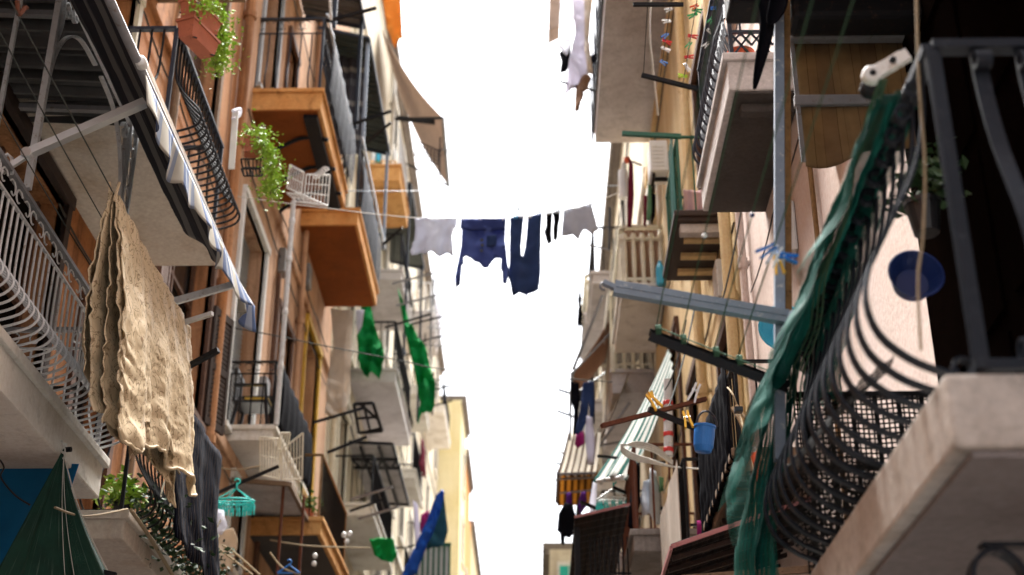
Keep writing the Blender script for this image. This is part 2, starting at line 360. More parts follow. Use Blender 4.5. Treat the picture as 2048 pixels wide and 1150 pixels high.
# ---------------------------------------------------------------- building blocks
def building(name, label, xw, s, y0, y1, z1, mat, holes=(), depth=7, z0=-H, courses=(), cmat=None):
    root = thing(name, label, 'building', (xw-s*depth/2, (y0+y1)/2, z0))
    mb = MB(); ys = sorted({y0, y1, *[h[0] for h in holes], *[h[1] for h in holes]}); zs = sorted({z0, z1, *[h[2] for h in holes], *[h[3] for h in holes]})
    rec = .28
    inside = lambda y, z: any(h[0] < y < h[1] and h[2] < z < h[3] for h in holes)
    for a, b in zip(ys, ys[1:]):
        for c, d in zip(zs, zs[1:]):
            if not inside((a+b)/2, (c+d)/2):
                f = [(xw, a, c), (xw, b, c), (xw, b, d), (xw, a, d)]
                mb.add(f if s > 0 else f[::-1], [(0, 1, 2, 3)])
    for h in holes:
        a, b, c, d = h[:4]; xi = xw-s*rec
        for f in ([(xw, a, c), (xw, b, c), (xi, b, c), (xi, a, c)], [(xw, a, d), (xi, a, d), (xi, b, d), (xw, b, d)],
                  [(xw, a, c), (xi, a, c), (xi, a, d), (xw, a, d)], [(xw, b, c), (xw, b, d), (xi, b, d), (xi, b, c)]):
            mb.add(f, [(0, 1, 2, 3)])
    xb = xw-s*depth
    for f in ([(xw, y0, z0), (xw, y0, z1), (xb, y0, z1), (xb, y0, z0)], [(xw, y1, z0), (xb, y1, z0), (xb, y1, z1), (xw, y1, z1)],
              [(xb, y0, z0), (xb, y0, z1), (xb, y1, z1), (xb, y1, z0)]):
        mb.add(f, [(0, 1, 2, 3)])
    w = link(mb, 'wall', mat, root)
    rf = MB().box((xw+s*.22, y0+.003, z1), (xb, y1-.003, z1+.22)).box((xw+s*.12, y0+.004, z1-.16), (xw-s*.1, y1-.004, z1-.002)); link(rf, 'roof', 'roof_felt', root)
    for k, h in enumerate(holes):
        a, b, c, d = h[:4]; fm = h[4]; pm = h[5]; wd = .11; nm = 'window' if c-h[3] < 0 and (d-c) < 1.9 else 'door'
        f = MB(); x0, x1 = xw-s*.05, xw+s*.045
        f.box((x0, a-wd, c), (x1, a, d)).box((x0, b, c), (x1, b+wd, d)).box((x0, a-wd, d), (x1+s*.02, b+wd, d+wd)).box((x0, a-wd-.04, c-.07), (x1+s*.05, b+wd+.04, c))
        fo = link(f, nm, fm, root)
        p = MB().box((xw-s*(rec-.02), a, c), (xw-s*(rec+.05), b, d))
        link(p, 'pane' if pm in ('dark_glass', 'void') else 'shutter', pm, fo)
        if pm == 'dark_glass' or pm == 'void':
            g = MB(); xm = xw-s*(rec-.06); m = (a+b)/2
            g.box((xm-.02, m-.03, c), (xm+.02, m+.03, d)).box((xm-.02, a, c), (xm+.02, a+.06, d)).box((xm-.02, b-.06, c), (xm+.02, b, d)).box((xm-.019, a+.06, c+(d-c)*.62), (xm+.019, m-.03, c+(d-c)*.62+.05)).box((xm-.019, m+.03, c+(d-c)*.62), (xm+.019, b-.06, c+(d-c)*.62+.05))
            link(g, 'sash', h[6] if len(h) > 6 else 'brown_wood', fo)
        elif pm != 'void':
            g = MB(); n = int((d-c)/.07); xm = xw-s*(rec-.045)
            for i in range(n): z = c+(i+.5)*(d-c)/n; g.box((xm-.016, a+.06, z-.012), (xm+.016, (a+b)/2-.03, z+.02)).box((xm-.016, (a+b)/2+.03, z-.012), (xm+.016, b-.06, z+.02))
            link(g, 'slat_panel', pm, fo)
    if courses:
        c = MB()
        for z in courses: c.bbox((xw-s*.05, y0+.01, z), (xw+s*.06, y1-.01, z+.18), .02)
        link(c, 'string_course', cmat or mat, root)
    return root
BEL = [(1, 0), (.62, .0), (.50, .03), (.40, .12), (.30, .55), (.22, .9), (.15, 1.0), (.08, .80), (.035, .3), (.02, .02)]
BELS = [(1, 0), (.70, .02), (.52, .12), (.38, .45), (.26, .85), (.16, 1.0), (.08, .85), (.03, .4), (.015, .05)]
BEL2 = [(1, 0), (.84, .06), (.66, .28), (.50, .62), (.37, .90), (.26, 1.0), (.16, .90), (.09, .62), (.05, .3), (.03, .04)]
STR = [(1, 0), (.015, 0)]
def balcony(root, s, y0, y1, zb, zt, xf, xw, slab='concrete', label=None, lip=True, soffit=None):
    mb = MB(); mb.bbox((xf, y0, zb), (xw-s*.02, y1, zt), .015)
    if lip: mb.bbox((xf+s*.035, y0-.035, zt-.055), (xw-s*.01, y1+.035, zt+.012), .012)
    o = link(mb, 'balcony', slab, root)
    if label: o['label'] = label
    if soffit: link(MB().box((xf-s*.05, y0+.02, zb-.02), (xw-s*.02, y1-.02, zb-.002)), 'soffit', soffit, o)  # thin sheet under the slab, its darker colour paints in the shade
    return o
def railing(par, s, y0, y1, z0, h, xf, xw, mat, prof=STR, bulge=.2, sp=.11, r=.008, ends='nf', hmat=None, band=.13, flat=0, hr=.02, endb=None, scroll=False, inset=.05, endflat=None):
    xf = xf-s*inset; y0 += inset; y1 -= inset; hmat = hmat or mat
    segs = [('front_panel', V((xf, y0, 0)), V((xf, y1, 0)), V((s, 0, 0)))]
    if 'n' in ends: segs.append(('end_panel', V((xw, y0, 0)), V((xf, y0, 0)), V((0, -1, 0))))
    if 'f' in ends: segs.append(('end_panel', V((xw, y1, 0)), V((xf, y1, 0)), V((0, 1, 0))))
    hm = MB(); zt = z0+h
    for nm, a, b, out in segs:
        mb = MB(); L = (b-a).length; n = max(2, int(L/sp)); d = (b-a).normalized()
        ht = h-band if band else h-.02
        for i in range(n+1):
            p = a.lerp(b, (i+.02)/(n+.04)); bl = bulge if nm == 'front_panel' or endb is None else endb
            fl = flat if nm == 'front_panel' or endflat is None else endflat
            if (i == 0 or i == n): bl = 0
            pts = [p+out*(o*bl)+V((0, 0, z0+f*ht)) for f, o in prof]
            if len(prof) > 2: pts = curve(pts, 3)
            if flat: mb.ribbon(pts, d, fl, .010)
            else: mb.tube(pts, r, 5)
            if scroll and bl:
                c = pts[-1]+V((0, 0, .028)); mb.ribbon([c+(out*math.cos(t)+V((0, 0, 1))*math.sin(t))*(.034-.014*k/9) for k, t in enumerate([-1.57-.62*j for j in range(10)])], d, fl or .012, .009); c = pts[0]+out*.03-V((0, 0, .05)); mb.ribbon([c+(out*math.cos(t)+V((0, 0, 1))*math.sin(t))*(.032-.013*k/9) for k, t in enumerate([2.6-.62*j for j in range(10)])], d, fl or .012, .009)
        mb.bar(a+V((0, 0, z0+.012)), b+V((0, 0, z0+.012)), .022, .03)
        if band:
            mb.bar(a+V((0, 0, zt-band)), b+V((0, 0, zt-band)), .02, .014)
            m = max(1, int(L/.26))
            for i in range(m):
                c = a.lerp(b, (i+.5)/m)+V((0, 0, zt-band/2)); rr = band*.42
                for sg in (-1, 1):
                    mb.tube([c+d*sg*(.02+rr*.9)+(d*math.cos(t)*sg+V((0, 0, 1))*math.sin(t))*rr*(1-k*.07) for k, t in enumerate([2.6-.6*j for j in range(9)])], .006, 4)
        link(mb, nm, mat, par)
        hm.bar(a+V((0, 0, zt)), b+V((0, 0, zt)), hr*2, hr*1.1)
    for p in ([V((xf, y0, 0))] if 'n' in ends else [])+([V((xf, y1, 0))] if 'f' in ends else []):
        hm.bar(p+V((0, 0, z0)), p+V((0, 0, zt)), hr*1.3)
    link(hm, 'handrail', hmat, par)
def hang(mb, p, q, drop, amp=.05, folds=4, down=V((0, 0, -1)), blow=V((0, 0, 0)), seed=0., nu=30, nv=20, droop=.02, ragged=.04, taper=0):
    p, q = V(p), V(q); d = (q-p); L = d.length; dn = d.normalized(); nrm = dn.cross(down).normalized()
    dr = drop if callable(drop) else (lambda u: drop)
    def fn(u, v):
        uu = .5+(u-.5)*(1-taper*v)
        b = p+d*uu; b = b-V((0, 0, droop*4*u*(1-u)))
        le = dr(u)*(1+ragged*fb(u*5, seed))
        w = math.sin(u*folds*6.283+seed+1.3*fb(u*2, v*1.5, seed))*amp*(.25+.75*v)+.5*amp*fb(u*7+seed, v*6)
        return b+down*(le*v)+nrm*w+blow*v*v+dn*(.25*amp*fb(u*4, v*5, seed+3))
    mb.sheet(fn, nu, nv, L, (drop(0.5) if callable(drop) else drop)); return mb
def garment(outline, y, nrm_amp=.03, seed=0, plane=None, cut=.05):
    pts = [PY(a, b, y) for a, b in outline] if plane is None else [plane(a, b) for a, b in outline]
    bm = bmesh.new(); vs = [bm.verts.new(p) for p in pts]; bm.faces.new(vs); bm.normal_update()
    n = bm.faces[:][0].normal.copy()
    lo = V([min(p[i] for p in pts) for i in range(3)]); hi = V([max(p[i] for p in pts) for i in range(3)])
    for ax in range(3):
        k = int((hi[ax]-lo[ax])/cut)
        if hi[ax]-lo[ax] < cut*1.5: continue
        for i in range(1, k+1):
            pl = V((0, 0, 0)); pl[ax] = lo[ax]+i*cut; no = V((0, 0, 0)); no[ax] = 1
            bmesh.ops.bisect_plane(bm, geom=bm.verts[:]+bm.edges[:]+bm.faces[:], plane_co=pl, plane_no=no)
    bmesh.ops.triangulate(bm, faces=[f for f in bm.faces if len(f.verts) > 4])
    mb = MB(); bm.verts.index_update()
    for v in bm.verts:
        h = (hi.z-v.co.z)/max(.01, hi.z-lo.z)
        mb.v.append(v.co+n*nrm_amp*(1.6*math.sin(v.co.x*23+seed+2*fb(v.co.x*3, v.co.z*2, seed))*(.2+.8*h)+2*fb(v.co.x*6, v.co.z*4, seed)))
    mb.uv = [(v.x-lo.x, v.z-lo.z) for v in mb.v]; mb.hasuv = True
    mb.f = [tuple(v.index for v in f.verts) for f in bm.faces]; bm.free(); return mb
def leaves(mb, path, n, spread, size, rn):
    for i in range(n):
        t = rn.random()*(len(path)-1); k = int(t); c = path[k].lerp(path[min(k+1, len(path)-1)], t-k)
        c = c+V((rn.gauss(0, spread), rn.gauss(0, spread), rn.gauss(0, spread)))
        a = V((rn.uniform(-1, 1), rn.uniform(-1, 1), rn.uniform(-.6, .6))).normalized(); b = a.orthogonal().normalized()
        b.rotate(Matrix.Rotation(rn.random()*6.28, 3, a)); sz = size*rn.uniform(.6, 1.3)
        nn = a.cross(b)*sz*.18
        mb.add([c-a*sz, c+b*sz*.55+nn, c+a*sz, c-b*sz*.55+nn], [(0, 1, 2), (0, 2, 3)])
    return mb
def px_holes(x, a, b): p, q = PX(*a, x), PX(*b, x); return p, q
# ================================================================ SETTING
tag(link(MB().box((-400, -300, -H-.3), (400, 700, -H-.02)), 'ground', 'asphalt'), None, kind='structure')
tag(link(MB().box((LW, -8, -H-.05), (RW, 120, -H)), 'street', 'asphalt'), None, kind='structure')
# ---------------------------------------------------------------- left buildings
LA = building('apartment_building', 'peeling brown plaster building at the near left, carrying the white iron veranda', LW, 1, -4, 16.7, 14.6, 'brown_wall',
   [(8.75, 10.6, 3.35, 6.0, 'dark_wood', 'void'), (5.2, 6.9, 3.35, 6.0, 'dark_wood', 'void'), (10.0, 11.7, 6.45, 9.0, 'cream_paint', 'cream_paint'),
    (13.9, 15.9, 6.0, 8.35, 'brown_wood', 'dark_glass'), (11.4, 12.6, 3.2, 5.4, 'brown_wood', 'dark_wood'), (13.6, 15.2, 9.6, 12.2, 'old_wood', 'brown_wood'), (14.2, 15.6, .4, 2.6, 'brown_wood', 'void'), (10, 11.8, -1.4, 1.3, 'brown_wood', 'void')],
   courses=(9.25,))
LB = building('apartment_building', 'tan building with orange balconies on the left, between the brown and the cream facades', LW, 1, 16.72, 26.0, 20.6, 'tan_wall',
   [(17.25, 19.0, 6.5, 9.9, 'white_paint', 'grey_shutter'), (18.1, 19.0, 4.9, 6.05, 'white_paint', 'dark_glass', 'white_paint'), (20.3, 21.6, 6.2, 9.6, 'brown_wood', 'brown_wood'), (23.0, 24.6, 7.0, 10.6, 'yellow_panel', 'yellow_panel'),
    (17.4, 18.6, 11.8, 14.4, 'grey_shutter', 'grey_shutter'), (19.4, 20.2, 11.8, 14.2, 'brown_wood', 'old_wood'), (22.4, 24, 12.2, 14.9, 'white_paint', 'dark_glass'), (17.2, 18.6, 15.2, 17.4, 'old_wood', 'dark_glass'), (20.6, 22.0, 16.4, 18.8, 'old_wood', 'dark_glass'), (17.5, 19.2, 1.6, 4.0, 'brown_wood', 'void'), (20.2, 21.6, 3.2, 5.2, 'brown_wood', 'void')],
   courses=(10.75, 6.15))
LC = building('apartment_building', 'tall cream building with small dark windows, beyond the orange balconies on the left', LW, 1, 26.02, 58, 24.2, 'cream_wall',
   [(y, y+1.15, z, z+1.75, 'white_stone', 'dark_glass' if (i+j) % 3 else 'brown_wood') for i, y in enumerate((35.2, 38.2, 41.4, 44.8, 48.2, 51.6, 55.2)) for j, z in enumerate((5.2, 8.6, 12.0, 15.4, 18.8, 21.8))]
   + [(27.6, 29.0, z, z+2.3, 'cream_paint', 'brown_wood') for z in (5.0, 8.6, 12.3, 16.9)]+[(31.2, 32.8, z, z+2.3, 'cream_paint', 'dark_glass') for z in (5.0, 8.6, 12.3, 18.4)], courses=(11.2, 20.9), cmat='white_stone')
LD = building('apartment_building', 'pale yellow building stepping into the street far down on the left', -3.05, 1, 58.02, 62.5, 22.9, 'yellow_wall',
   [(y, y+1.2, z, z+1.9, 'white_stone', 'dark_glass') for y in (59.8,) for z in (6, 9.4, 12.8, 16.2, 19.4)], depth=8)
q = PY(930, 905, 66); LE = building('apartment_building', 'orange building showing as a thin strip right beside the pale yellow one', q.x, 1, 66, 72, q.z, 'orange_wall', [(68, 69.3, z, z+2, 'white_stone', 'dark_glass') for z in (8, 12, 16)], depth=8)
q = PY(942, 1048, 80); LF = building('apartment_building', 'small yellow orange building at the very end of the left row', q.x, 1, 80, 96, q.z, 'ochre_wall', [(y, y+1.3, z, z+2, 'white_stone', 'dark_glass') for y in (84, 90) for z in (8, 12)], depth=8)
# front windows of the yellow building face the camera
mb = MB()
# ---------------------------------------------------------------- right buildings
RA_ = building('apartment_building', 'pink plaster building at the near right behind the green net', RW, -1, -4, 11.9, 11.5, 'pink_wall',
   [(7.0, 7.9, 4.9, 7.4, 'white_paint', 'cream_paint'), (1.4, 2.9, 1.55, 4.2, 'dark_wood', 'dark_wood')], courses=(8.4,))
RB_ = building('apartment_building', 'ochre building with drainpipes on the right, under the large beige balcony', RW, -1, 11.92, 21.0, 16.6, 'ochre_wall',
   [(13.0, 14.3, 7.3, 9.7, 'brown_wood', 'dark_glass'), (15.2, 16.5, 4.2, 6.6, 'brown_wood', 'dark_glass'), (12.6, 13.8, 3.4, 5.9, 'brown_wood', 'brown_wood'), (17.4, 19, 12.9, 15.2, 'brown_wood', 'dark_glass'), (19.2, 20.8, 9.5, 11.7, 'white_stone', 'void'), (17.6, 18.8, 5.6, 8, 'brown_wood', 'dark_glass')], courses=(12.1,))
RC_ = building('apartment_building', 'cream building with white balustrades in the middle of the right row', RW, -1, 21.02, 44.0, 16.5, 'cream_wall',
   [(21.6, 23.6, 9.1, 11.2, 'white_stone', 'void')]+[(y, y+1.3, z, z+2.1, 'white_stone', 'dark_glass' if (i+j) % 2 else 'green_shutter') for i, y in enumerate((25.6, 29, 32.5, 36, 39.5)) for j, z in enumerate((3.2, 6.4, 9.8, 13.2))], courses=(12.4,), cmat='white_stone')
RD_ = building('apartment_building', 'low pale building with a teal window at the far end of the right row', .55, -1, 44.02, 75, 12.3, 'cream_wall',
   [(y, y+1.3, z, z+2, 'white_stone', 'green_shutter') for y in (46, 51, 57, 64, 70) for z in (4, 7, 9.7)], depth=8)
f = MB().box((.78, 43.97, 9.6), (1.50, 44.015, 11.9)); fo = link(f, 'window', 'white_stone', RD_)
p = MB().box((.86, 43.94, 9.7), (1.13, 43.969, 11.75)).box((1.17, 43.94, 9.7), (1.42, 43.969, 11.75)); link(p, 'shutter', 'teal_paint', fo)
# drainpipes and wires belong to the walls
def pipe(root, xw, s, y, z0, z1, r, mat, dx=.09, nm='drainpipe'):
    mb = MB(); mb.tube([(xw+s*dx, y, z0), (xw+s*dx, y, z1)], r, 10)
    z = z0+1
    while z < z1: mb.lathe((xw+s*dx, y, z), [(r*1.0, -.06), (r*1.35, -.05), (r*1.35, .05), (r, .06)], 10); mb.box((xw+s*.003, y-.02, z-.02), (xw+s*dx, y+.02, z+.02)); z += 2.1
    link(mb, nm, mat, root)
pipe(RB_, RW, -1, 12.3, -1.4, 16, .06, 'ochre_wall'); pipe(RB_, RW, -1, 14.7, -1.4, 16, .05, 'ochre_wall'); pipe(RB_, RW, -1, 15.0, -1.4, 16, .03, 'ochre_wall')
pipe(RA_, RW, -1, 11.6, -1.4, 11.3, .035, 'pink_wall', .06); pipe(RA_, RW, -1, 8.6, -1.4, 11.3, .018, 'rusty_edge', .04)
pipe(LA, LW, 1, 16.2, -1.4, 14.3, .07, 'brown_wall'); pipe(LA, LW, 1, 13.2, -1.4, 14.3, .05, 'old_wood', .07)
pipe(LB, LW, 1, 21.9, -1.4, 20, .05, 'tan_wall', .08); pipe(LB, LW, 1, 19.9, -1.4, 10, .04, 'brown_wood', .06); pipe(LC, LW, 1, 26.4, -1.4, 24, .07, 'cream_paint'); pipe(LC, LW, 1, 34.4, -1.4, 24, .07, 'white_stone')
# ================================================================ LEFT: balconies of the brown building
b = balcony(LA, 1, 4.6, 9.46, 3.01, 3.3, LX, LW, 'white_stone', 'grey underside and whitish edge, with the white belly railing')
railing(b, 1, 4.6, 9.46, 3.31, .97, LX, LW, 'white_iron', BEL, .22, .088, .0085, 'f', 'grey_iron', .15, hr=.024)
b = balcony(LA, 1, 9.15, 12.05, 6.14, 6.42, LX, LW, 'slab_stained', 'stained beige underside with a black belly railing')
railing(b, 1, 10.0, 12.05, 6.43, 1.0, LX, LW, 'black_iron', BELS, .27, .10, .0115, 'nf', 'navy_iron', .0, hr=.026)
b = balcony(LA, 1, 10.12, 13.2, 2.92, 3.12, LX, LW, 'slab_stained', 'cracked beige slab overgrown with creeper behind its railing')
railing(b, 1, 10.12, 13.2, 3.13, 1.0, LX, LW, 'black_iron', BELS, .18, .12, .009, 'nf', 'black_iron', .0, hr=.02)
b = balcony(LA, 1, 9.3, 12.2, 9.35, 9.6, LX, LW, 'old_wood'); railing(b, 1, 9.3, 12.2, 9.61, 1, LX, LW, 'black_iron', STR, 0, .12, .008, 'nf')
# open shutters on the brown wall
def leaf_shutter(root, y, z0, z1, xw, s, w, mat, ang):
    mb = MB(); d = V((s*math.cos(ang), math.sin(ang), 0)); a = V((xw+s*.06, y, 0)); n = V((-d.y, d.x, 0))*.02
    def bx(t0, t1, c0, c1, k=1): mb.quadprism([a+d*t0*w+V((0, 0, c0))-n*k, a+d*t1*w+V((0, 0, c0))-n*k, a+d*t1*w+V((0, 0, c1))-n*k, a+d*t0*w+V((0, 0, c1))-n*k], n*2*k)
    bx(0, .12, z0, z1); bx(.88, 1, z0, z1)
    for c in (z0, (z0+z1)/2-.05, z1-.1): bx(.12, .88, c, c+.1, .9)
    z = z0+.12
    while z < z1-.12: bx(.12, .88, z, z+.045, .5); z += .06
    link(mb, 'shutter', mat, root)
leaf_shutter(LA, 13.8, 6.05, 8.3, LW, 1, .75, 'brown_wood', -1.42); leaf_shutter(LA, 16.0, 6.05, 7.6, LW, 1, .5, 'dark_wood', 1.3)
m = MB().box((RW-.05, 4.1, 1.5), (RW-.004, 6.35, 5.2)); o = link(m, 'door', 'recess_shade', RA_)  # flat black panel painted as the shade of an open door recess
m = MB()
for k in range(4): m.bbox((RW-.064, 4.22, 1.62+.86*k), (RW-.049, 5.15, 2.38+.86*k), .01).bbox((RW-.064, 5.3, 1.62+.86*k), (RW-.049, 6.22, 2.38+.86*k), .01)
link(m, 'slat_panel', 'recess_shade', o)
leaf_shutter(LA, 9.95, 6.5, 9.0, LW, 1, .7, 'cream_paint', -1.5)
# white iron veranda over the first balcony
ver = thing('iron_veranda', 'white wrought iron veranda with lattice beam and corrugated roof on the near left balcony', 'veranda', (LX, 7.4, 3.3))
VX = LX+.0
for y in (7.4, 4.9):
    m = MB().bar((VX-.03, y, 4.3), (VX-.03, y, 5.86), .04); m.bar((VX-.3, y+.03, 4.3), (VX-.3, y+.03, 5.86), .026); link(m, 'post', 'white_iron', ver)
m = MB()
for dy in (0, .16): m.bar((VX-.03, 9.3-dy, 4.2), (VX-.03, 9.3-dy, 5.86), .03)
z = 4.25
while z < 5.7:
    m.tube([V((VX-.03, 9.22+.055*math.cos(t)*sg, z+.08+.07*math.sin(t))) for sg in (1,) for t in [k*.62 for k in range(11)]], .009, 4); m.tube([V((VX-.03, 9.22+.05*math.sin(t*1.0), z+.16+t*.028)) for t in range(5)], .008, 4); z += .24
link(m, 'lattice_post', 'white_iron', ver)
m = MB().bar((VX-.03, 4.9, 5.87), (VX-.03, 9.34, 5.87), .035, .03).bar((VX-.03, 4.9, 6.05), (VX-.03, 9.34, 6.05), .035, .03)
y = 5.0
while y < 9.2:
    m.tube([V((VX-.03, y+.11*k/8, 5.885+.15*k/8)) for k in range(9)], .007, 4); m.tube([V((VX-.03, y+.17+.05*math.cos(t), 5.96+.055*math.sin(t))) for t in [.3+.6*k for k in range(10)]], .008, 4); m.bar((VX-.03, y+.235, 5.88), (VX-.03, y+.235, 6.04), .02); y += .25
link(m, 'lattice_beam', 'white_iron', ver)
m = MB()
for sg, yc in ((1, 7.4), (-1, 9.14)):
    m.ribbon(curve([(VX-.03, yc+sg*(.02), 5.0), (VX-.03, yc+sg*.06, 5.3), (VX-.03, yc+sg*.2, 5.55), (VX-.03, yc+sg*.45, 5.72), (VX-.03, yc+sg*.8, 5.76)], 6), (1, 0, 0), .03, .014)
    for c, r0, ph in ((V((VX-.03, yc+sg*.14, 5.72)), .075, 0), (V((VX-.03, yc+sg*.30, 5.79)), .05, 2)):
        m.ribbon([c+V((0, sg*math.cos(t+ph), math.sin(t+ph)))*r0*(1-k*.055) for k, t in enumerate([j*.55 for j in range(14)])], (1, 0, 0), .028, .010)
    m.ribbon(curve([(VX-.03, yc+sg*.03, 5.35), (VX-.03, yc+sg*.1, 5.6), (VX-.03, yc+sg*.07, 5.8)], 5), (1, 0, 0), .028, .01)
link(m, 'arch_bracket', 'white_iron', ver)
m = MB()
nn = 46
def rf(u, v): y = 4.7+u*4.75; return V((VX+.03-v*1.02, y, 6.08+.035*(1 if (int(u*nn) % 2) else -1)*min(1, 3*abs(((u*nn) % 1)-.5)+.2)+v*.06))
m.sheet(rf, nn*4, 2); link(m, 'roof_sheet', 'dark_corrugated', ver, thick=.006)
m = MB()
for y in (5.6, 6.8, 8.0, 9.2): link(MB().bar((VX, y, 6.03), (LW+.02, y, 6.08), .05, .04), 'rafter', 'grey_iron', ver)
# awning with arms and scalloped valance
aw = thing('awning', 'half furled dark awning with blue and cream scalloped valance on white arms', 'awning', (-2.3, 8.4, 4.8))
A0, A1 = V((-2.3, 5.2, 4.82)), V((-2.3, 9.92, 4.93))
m = MB().tube([A0, A1], .028, 10); link(m, 'front_bar', 'grey_iron', aw, True)
def fabric(u, v):
    p = A0.lerp(A1, u); t = V((LX+.02, p.y, 5.92)); q = p.lerp(t, v)
    return q+V((-.10*math.sin(v*3.14)+.045*math.sin(v*21+u*1.5)*math.sin(v*3.14), 0, -.02*math.sin(v*3.14)*(.8+.2*math.sin(u*9))+.02*fb(u*8, v*9)))
link(MB().sheet(fabric, 60, 44, 4.7, 1.3), 'canopy_fabric', 'dark_awning', aw, True, .004)
vy0 = 6.98
def val(u, v):
    y = vy0+u*(9.93-vy0); s = .20+.055*abs(math.sin(u*3.1416*9))
    return V((-2.27+.05*math.sin(u*40)*v*.6+.035*math.sin(u*13+1)*v+.07*v*u, y+.02*math.sin(u*31)*v, 4.80+.11*(y-6.1)/3.8-s*v))
link(MB().sheet(val, 150, 8, 2.95, .25), 'valance', 'blue_valance', aw, True, .004)
# loose end flap of the valance
def flap(u, v): return V((-2.27+.10*u+.05*math.sin(u*9)*v, 9.93+.16*u*(1-.2*v), 4.92-.14*u-(.27-.05*u)*v+.04*math.sin(u*6)*v))
link(MB().sheet(flap, 16, 8, .28, .25), 'valance_end', 'blue_valance', aw, True, .004)
c = PX(282, 125, -2.28); m = MB().lathe(c-V((0, .03, 0)), [(.005, 0), (.034, .0), (.036, .012), (.036, .06), (.03, .065)], 18, (0, 1, 0)); link(m, 'end_cap', 'white_plastic', aw, True)
def arm(base, tip, w, mat, par, nm='arm'):
    m = MB(); base, tip = V(base), V(tip); d = (tip-base).normalized()
    m.bar(base+d*.05, tip, w, w*.8); m.bar(base+d*.055+V((0, 0, w*.42)), tip-d*.01+V((0, 0, w*.42)), w*.35, w*.3)
    m.lathe(base+d*.03-V((0, .5, 0)).normalized()*.03, [(w*.55, 0), (w*.6, .01), (w*.6, .05), (w*.5, .06)], 14, (0, 1, 0))
    m.bar(base-d*.12-V((0, 0, .05)), base+d*.06, w*.45, w*.6)
    m.tube([base-d*.05+V((0, 0, -.10-.0)), base-d*.07+V((0, 0, .02)), base-d*.1+V((0, 0, .06)), base-d*.15+V((0, 0, .05))], .012, 5)
    link(m, nm, mat, par); return m
arm(PX(45, 312, -2.99), PX(290, 205, -2.33), .058, 'alu', aw); arm((-2.96, 9.42, 4.4), (-2.3, 9.86, 4.86), .058, 'white_iron', aw)
# washing-line arms by the railing end and the wires towards the camera
def stick(name, label, cat, p, q, w, mat, group=None, h=None, extra=None):
    m = MB().bar(p, q, w, h or w)
    if extra: extra(m)
    return one(m, name, mat, label, cat, group)
stick('washing_pole', 'pale bar poking out beside the bedspread, middle of the three below the awning', 'washing pole', (-2.96, 9.44, 4.2), PX(425, 627, -2.25), .03, 'white_iron', 'washing poles on the near left railing')
stick('washing_pole', 'black bar poking out low behind the bedspread towards the brown wall', 'washing pole', (-2.96, 9.44, 3.7), PX(437, 700, -2.2), .035, 'black_iron', 'washing poles on the near left railing')
def line(label, pts, r=.004, mat='rope_dark', group=None, name='clothesline'):
    return one(MB().tube(pts, r, 5), name, mat, label, 'clothesline', group)
line('thin wire running from the hook at the top left down to the bedspread peg', sag((-2.5, 4.6, 4.27), (-2.5, 9.5, 4.3), .03), .0045, 'rope_dark', 'wires of the near left balcony')
line('thin wire crossing the white awning arm near its lower end', sag(PX(0, 65, -2.62), PX(300, 600, -2.62), .02), .004, 'rope_dark', 'wires of the near left balcony')
line('thin wire closest to the white belly railing', sag(PX(-20, 190, -2.8), PX(200, 560, -2.8), .02), .004, 'rope_dark', 'wires of the near left balcony')
m = MB(); c = PX(45, 22, -2.5)
m.tube([c+V((0, .02*k, .05*math.sin(k*.8))) for k in range(-4, 3)], .012, 6); one(m, 'line_hook', 'rust_iron', 'rusty hook and knot holding the wire at the top left', 'hook')
# bedspread
bs = thing('bedspread', 'beige brocade bedspread folded over a wire beside the near left balcony', 'bedspread', (-2.48, 8.4, 3))
def bsp(dx, y0, y1, dropn, dropf, seed, ruf):
    def fn(u, v):
        y = y0+(y1-y0)*u; z = 4.27+.03*(y-7.4)/2-.02*math.sin(u*3.14)
        d = (dropn+(dropf-dropn)*u)*(1+.04*math.sin(u*7+seed)+.05*fb(u*4, seed)+.012*fb(u*14, seed))
        e = max(0, 1-u*6)
        x = -2.5+dx*(.15+.85*min(1, v*2.2))+.08*v*v+.03*v*math.sin(u*9+seed)+.03*v*math.sin(u*21+seed*2+v*2)
        x += ruf*e*.013*math.sin(v*44+seed+7*fb(v*3, seed))*min(1, v*6)*(.6+fb(v*5, 1, seed))+.012*fb(u*5, v*2, seed)+.007*fb(u*16, v*9, seed)+.0035*fb(u*34, v*22, seed)+.006*math.sin(u*38+3*fb(v*2, u*3, seed))
        x += .05*math.sin(v*40+u*5+seed+3*fb(u*3, v*3, seed))*max(0, v-.6)*(.5+.7*fb(u*4, v*2, 3))
        yy = y+.10*v*(1-u)*.6+ruf*e*.010*math.sin(v*41+seed+4*fb(v*3, 2, seed))+.05*v*v+.02*fb(v*5, u*3, seed)
        return V((x, yy, z-d*v))
    return MB().sheet(fn, 90, 130, 2.1, 1.35)
link(bsp(.10, 7.42, 9.42, 1.42, 1.22, 1.1, 1.), 'outer_layer', 'brocade', bs, True, .006)
link(bsp(-.09, 7.36, 9.3, 1.22, 1.0, 4.2, .6), 'inner_layer', 'brocade', bs, True, .006)
link(bsp(.015, 7.4, 9.2, 1.34, 1.35, 7.7, .8), 'middle_layer', 'brocade', bs, True, .006)
link(bsp(.06, 7.39, 9.3, 1.30, 1.1, 2.9, .9), 'middle_layer', 'brocade', bs, True, .006)
link(bsp(-.05, 7.38, 9.2, 1.36, 1.2, 5.4, .7), 'middle_layer', 'brocade', bs, True, .006)
def curl(u, v):
    a = 2.6*v; y = 7.62+1.05*u; return V((-2.27+.10*math.cos(a)+.03*math.sin(u*8)+.015*fb(u*8, v*5), y+.08*math.sin(u*5)*v, 2.93+.14*u-.02*v-.24*v-.08*math.sin(a)*u+.02*fb(u*6, v*6, 2)))
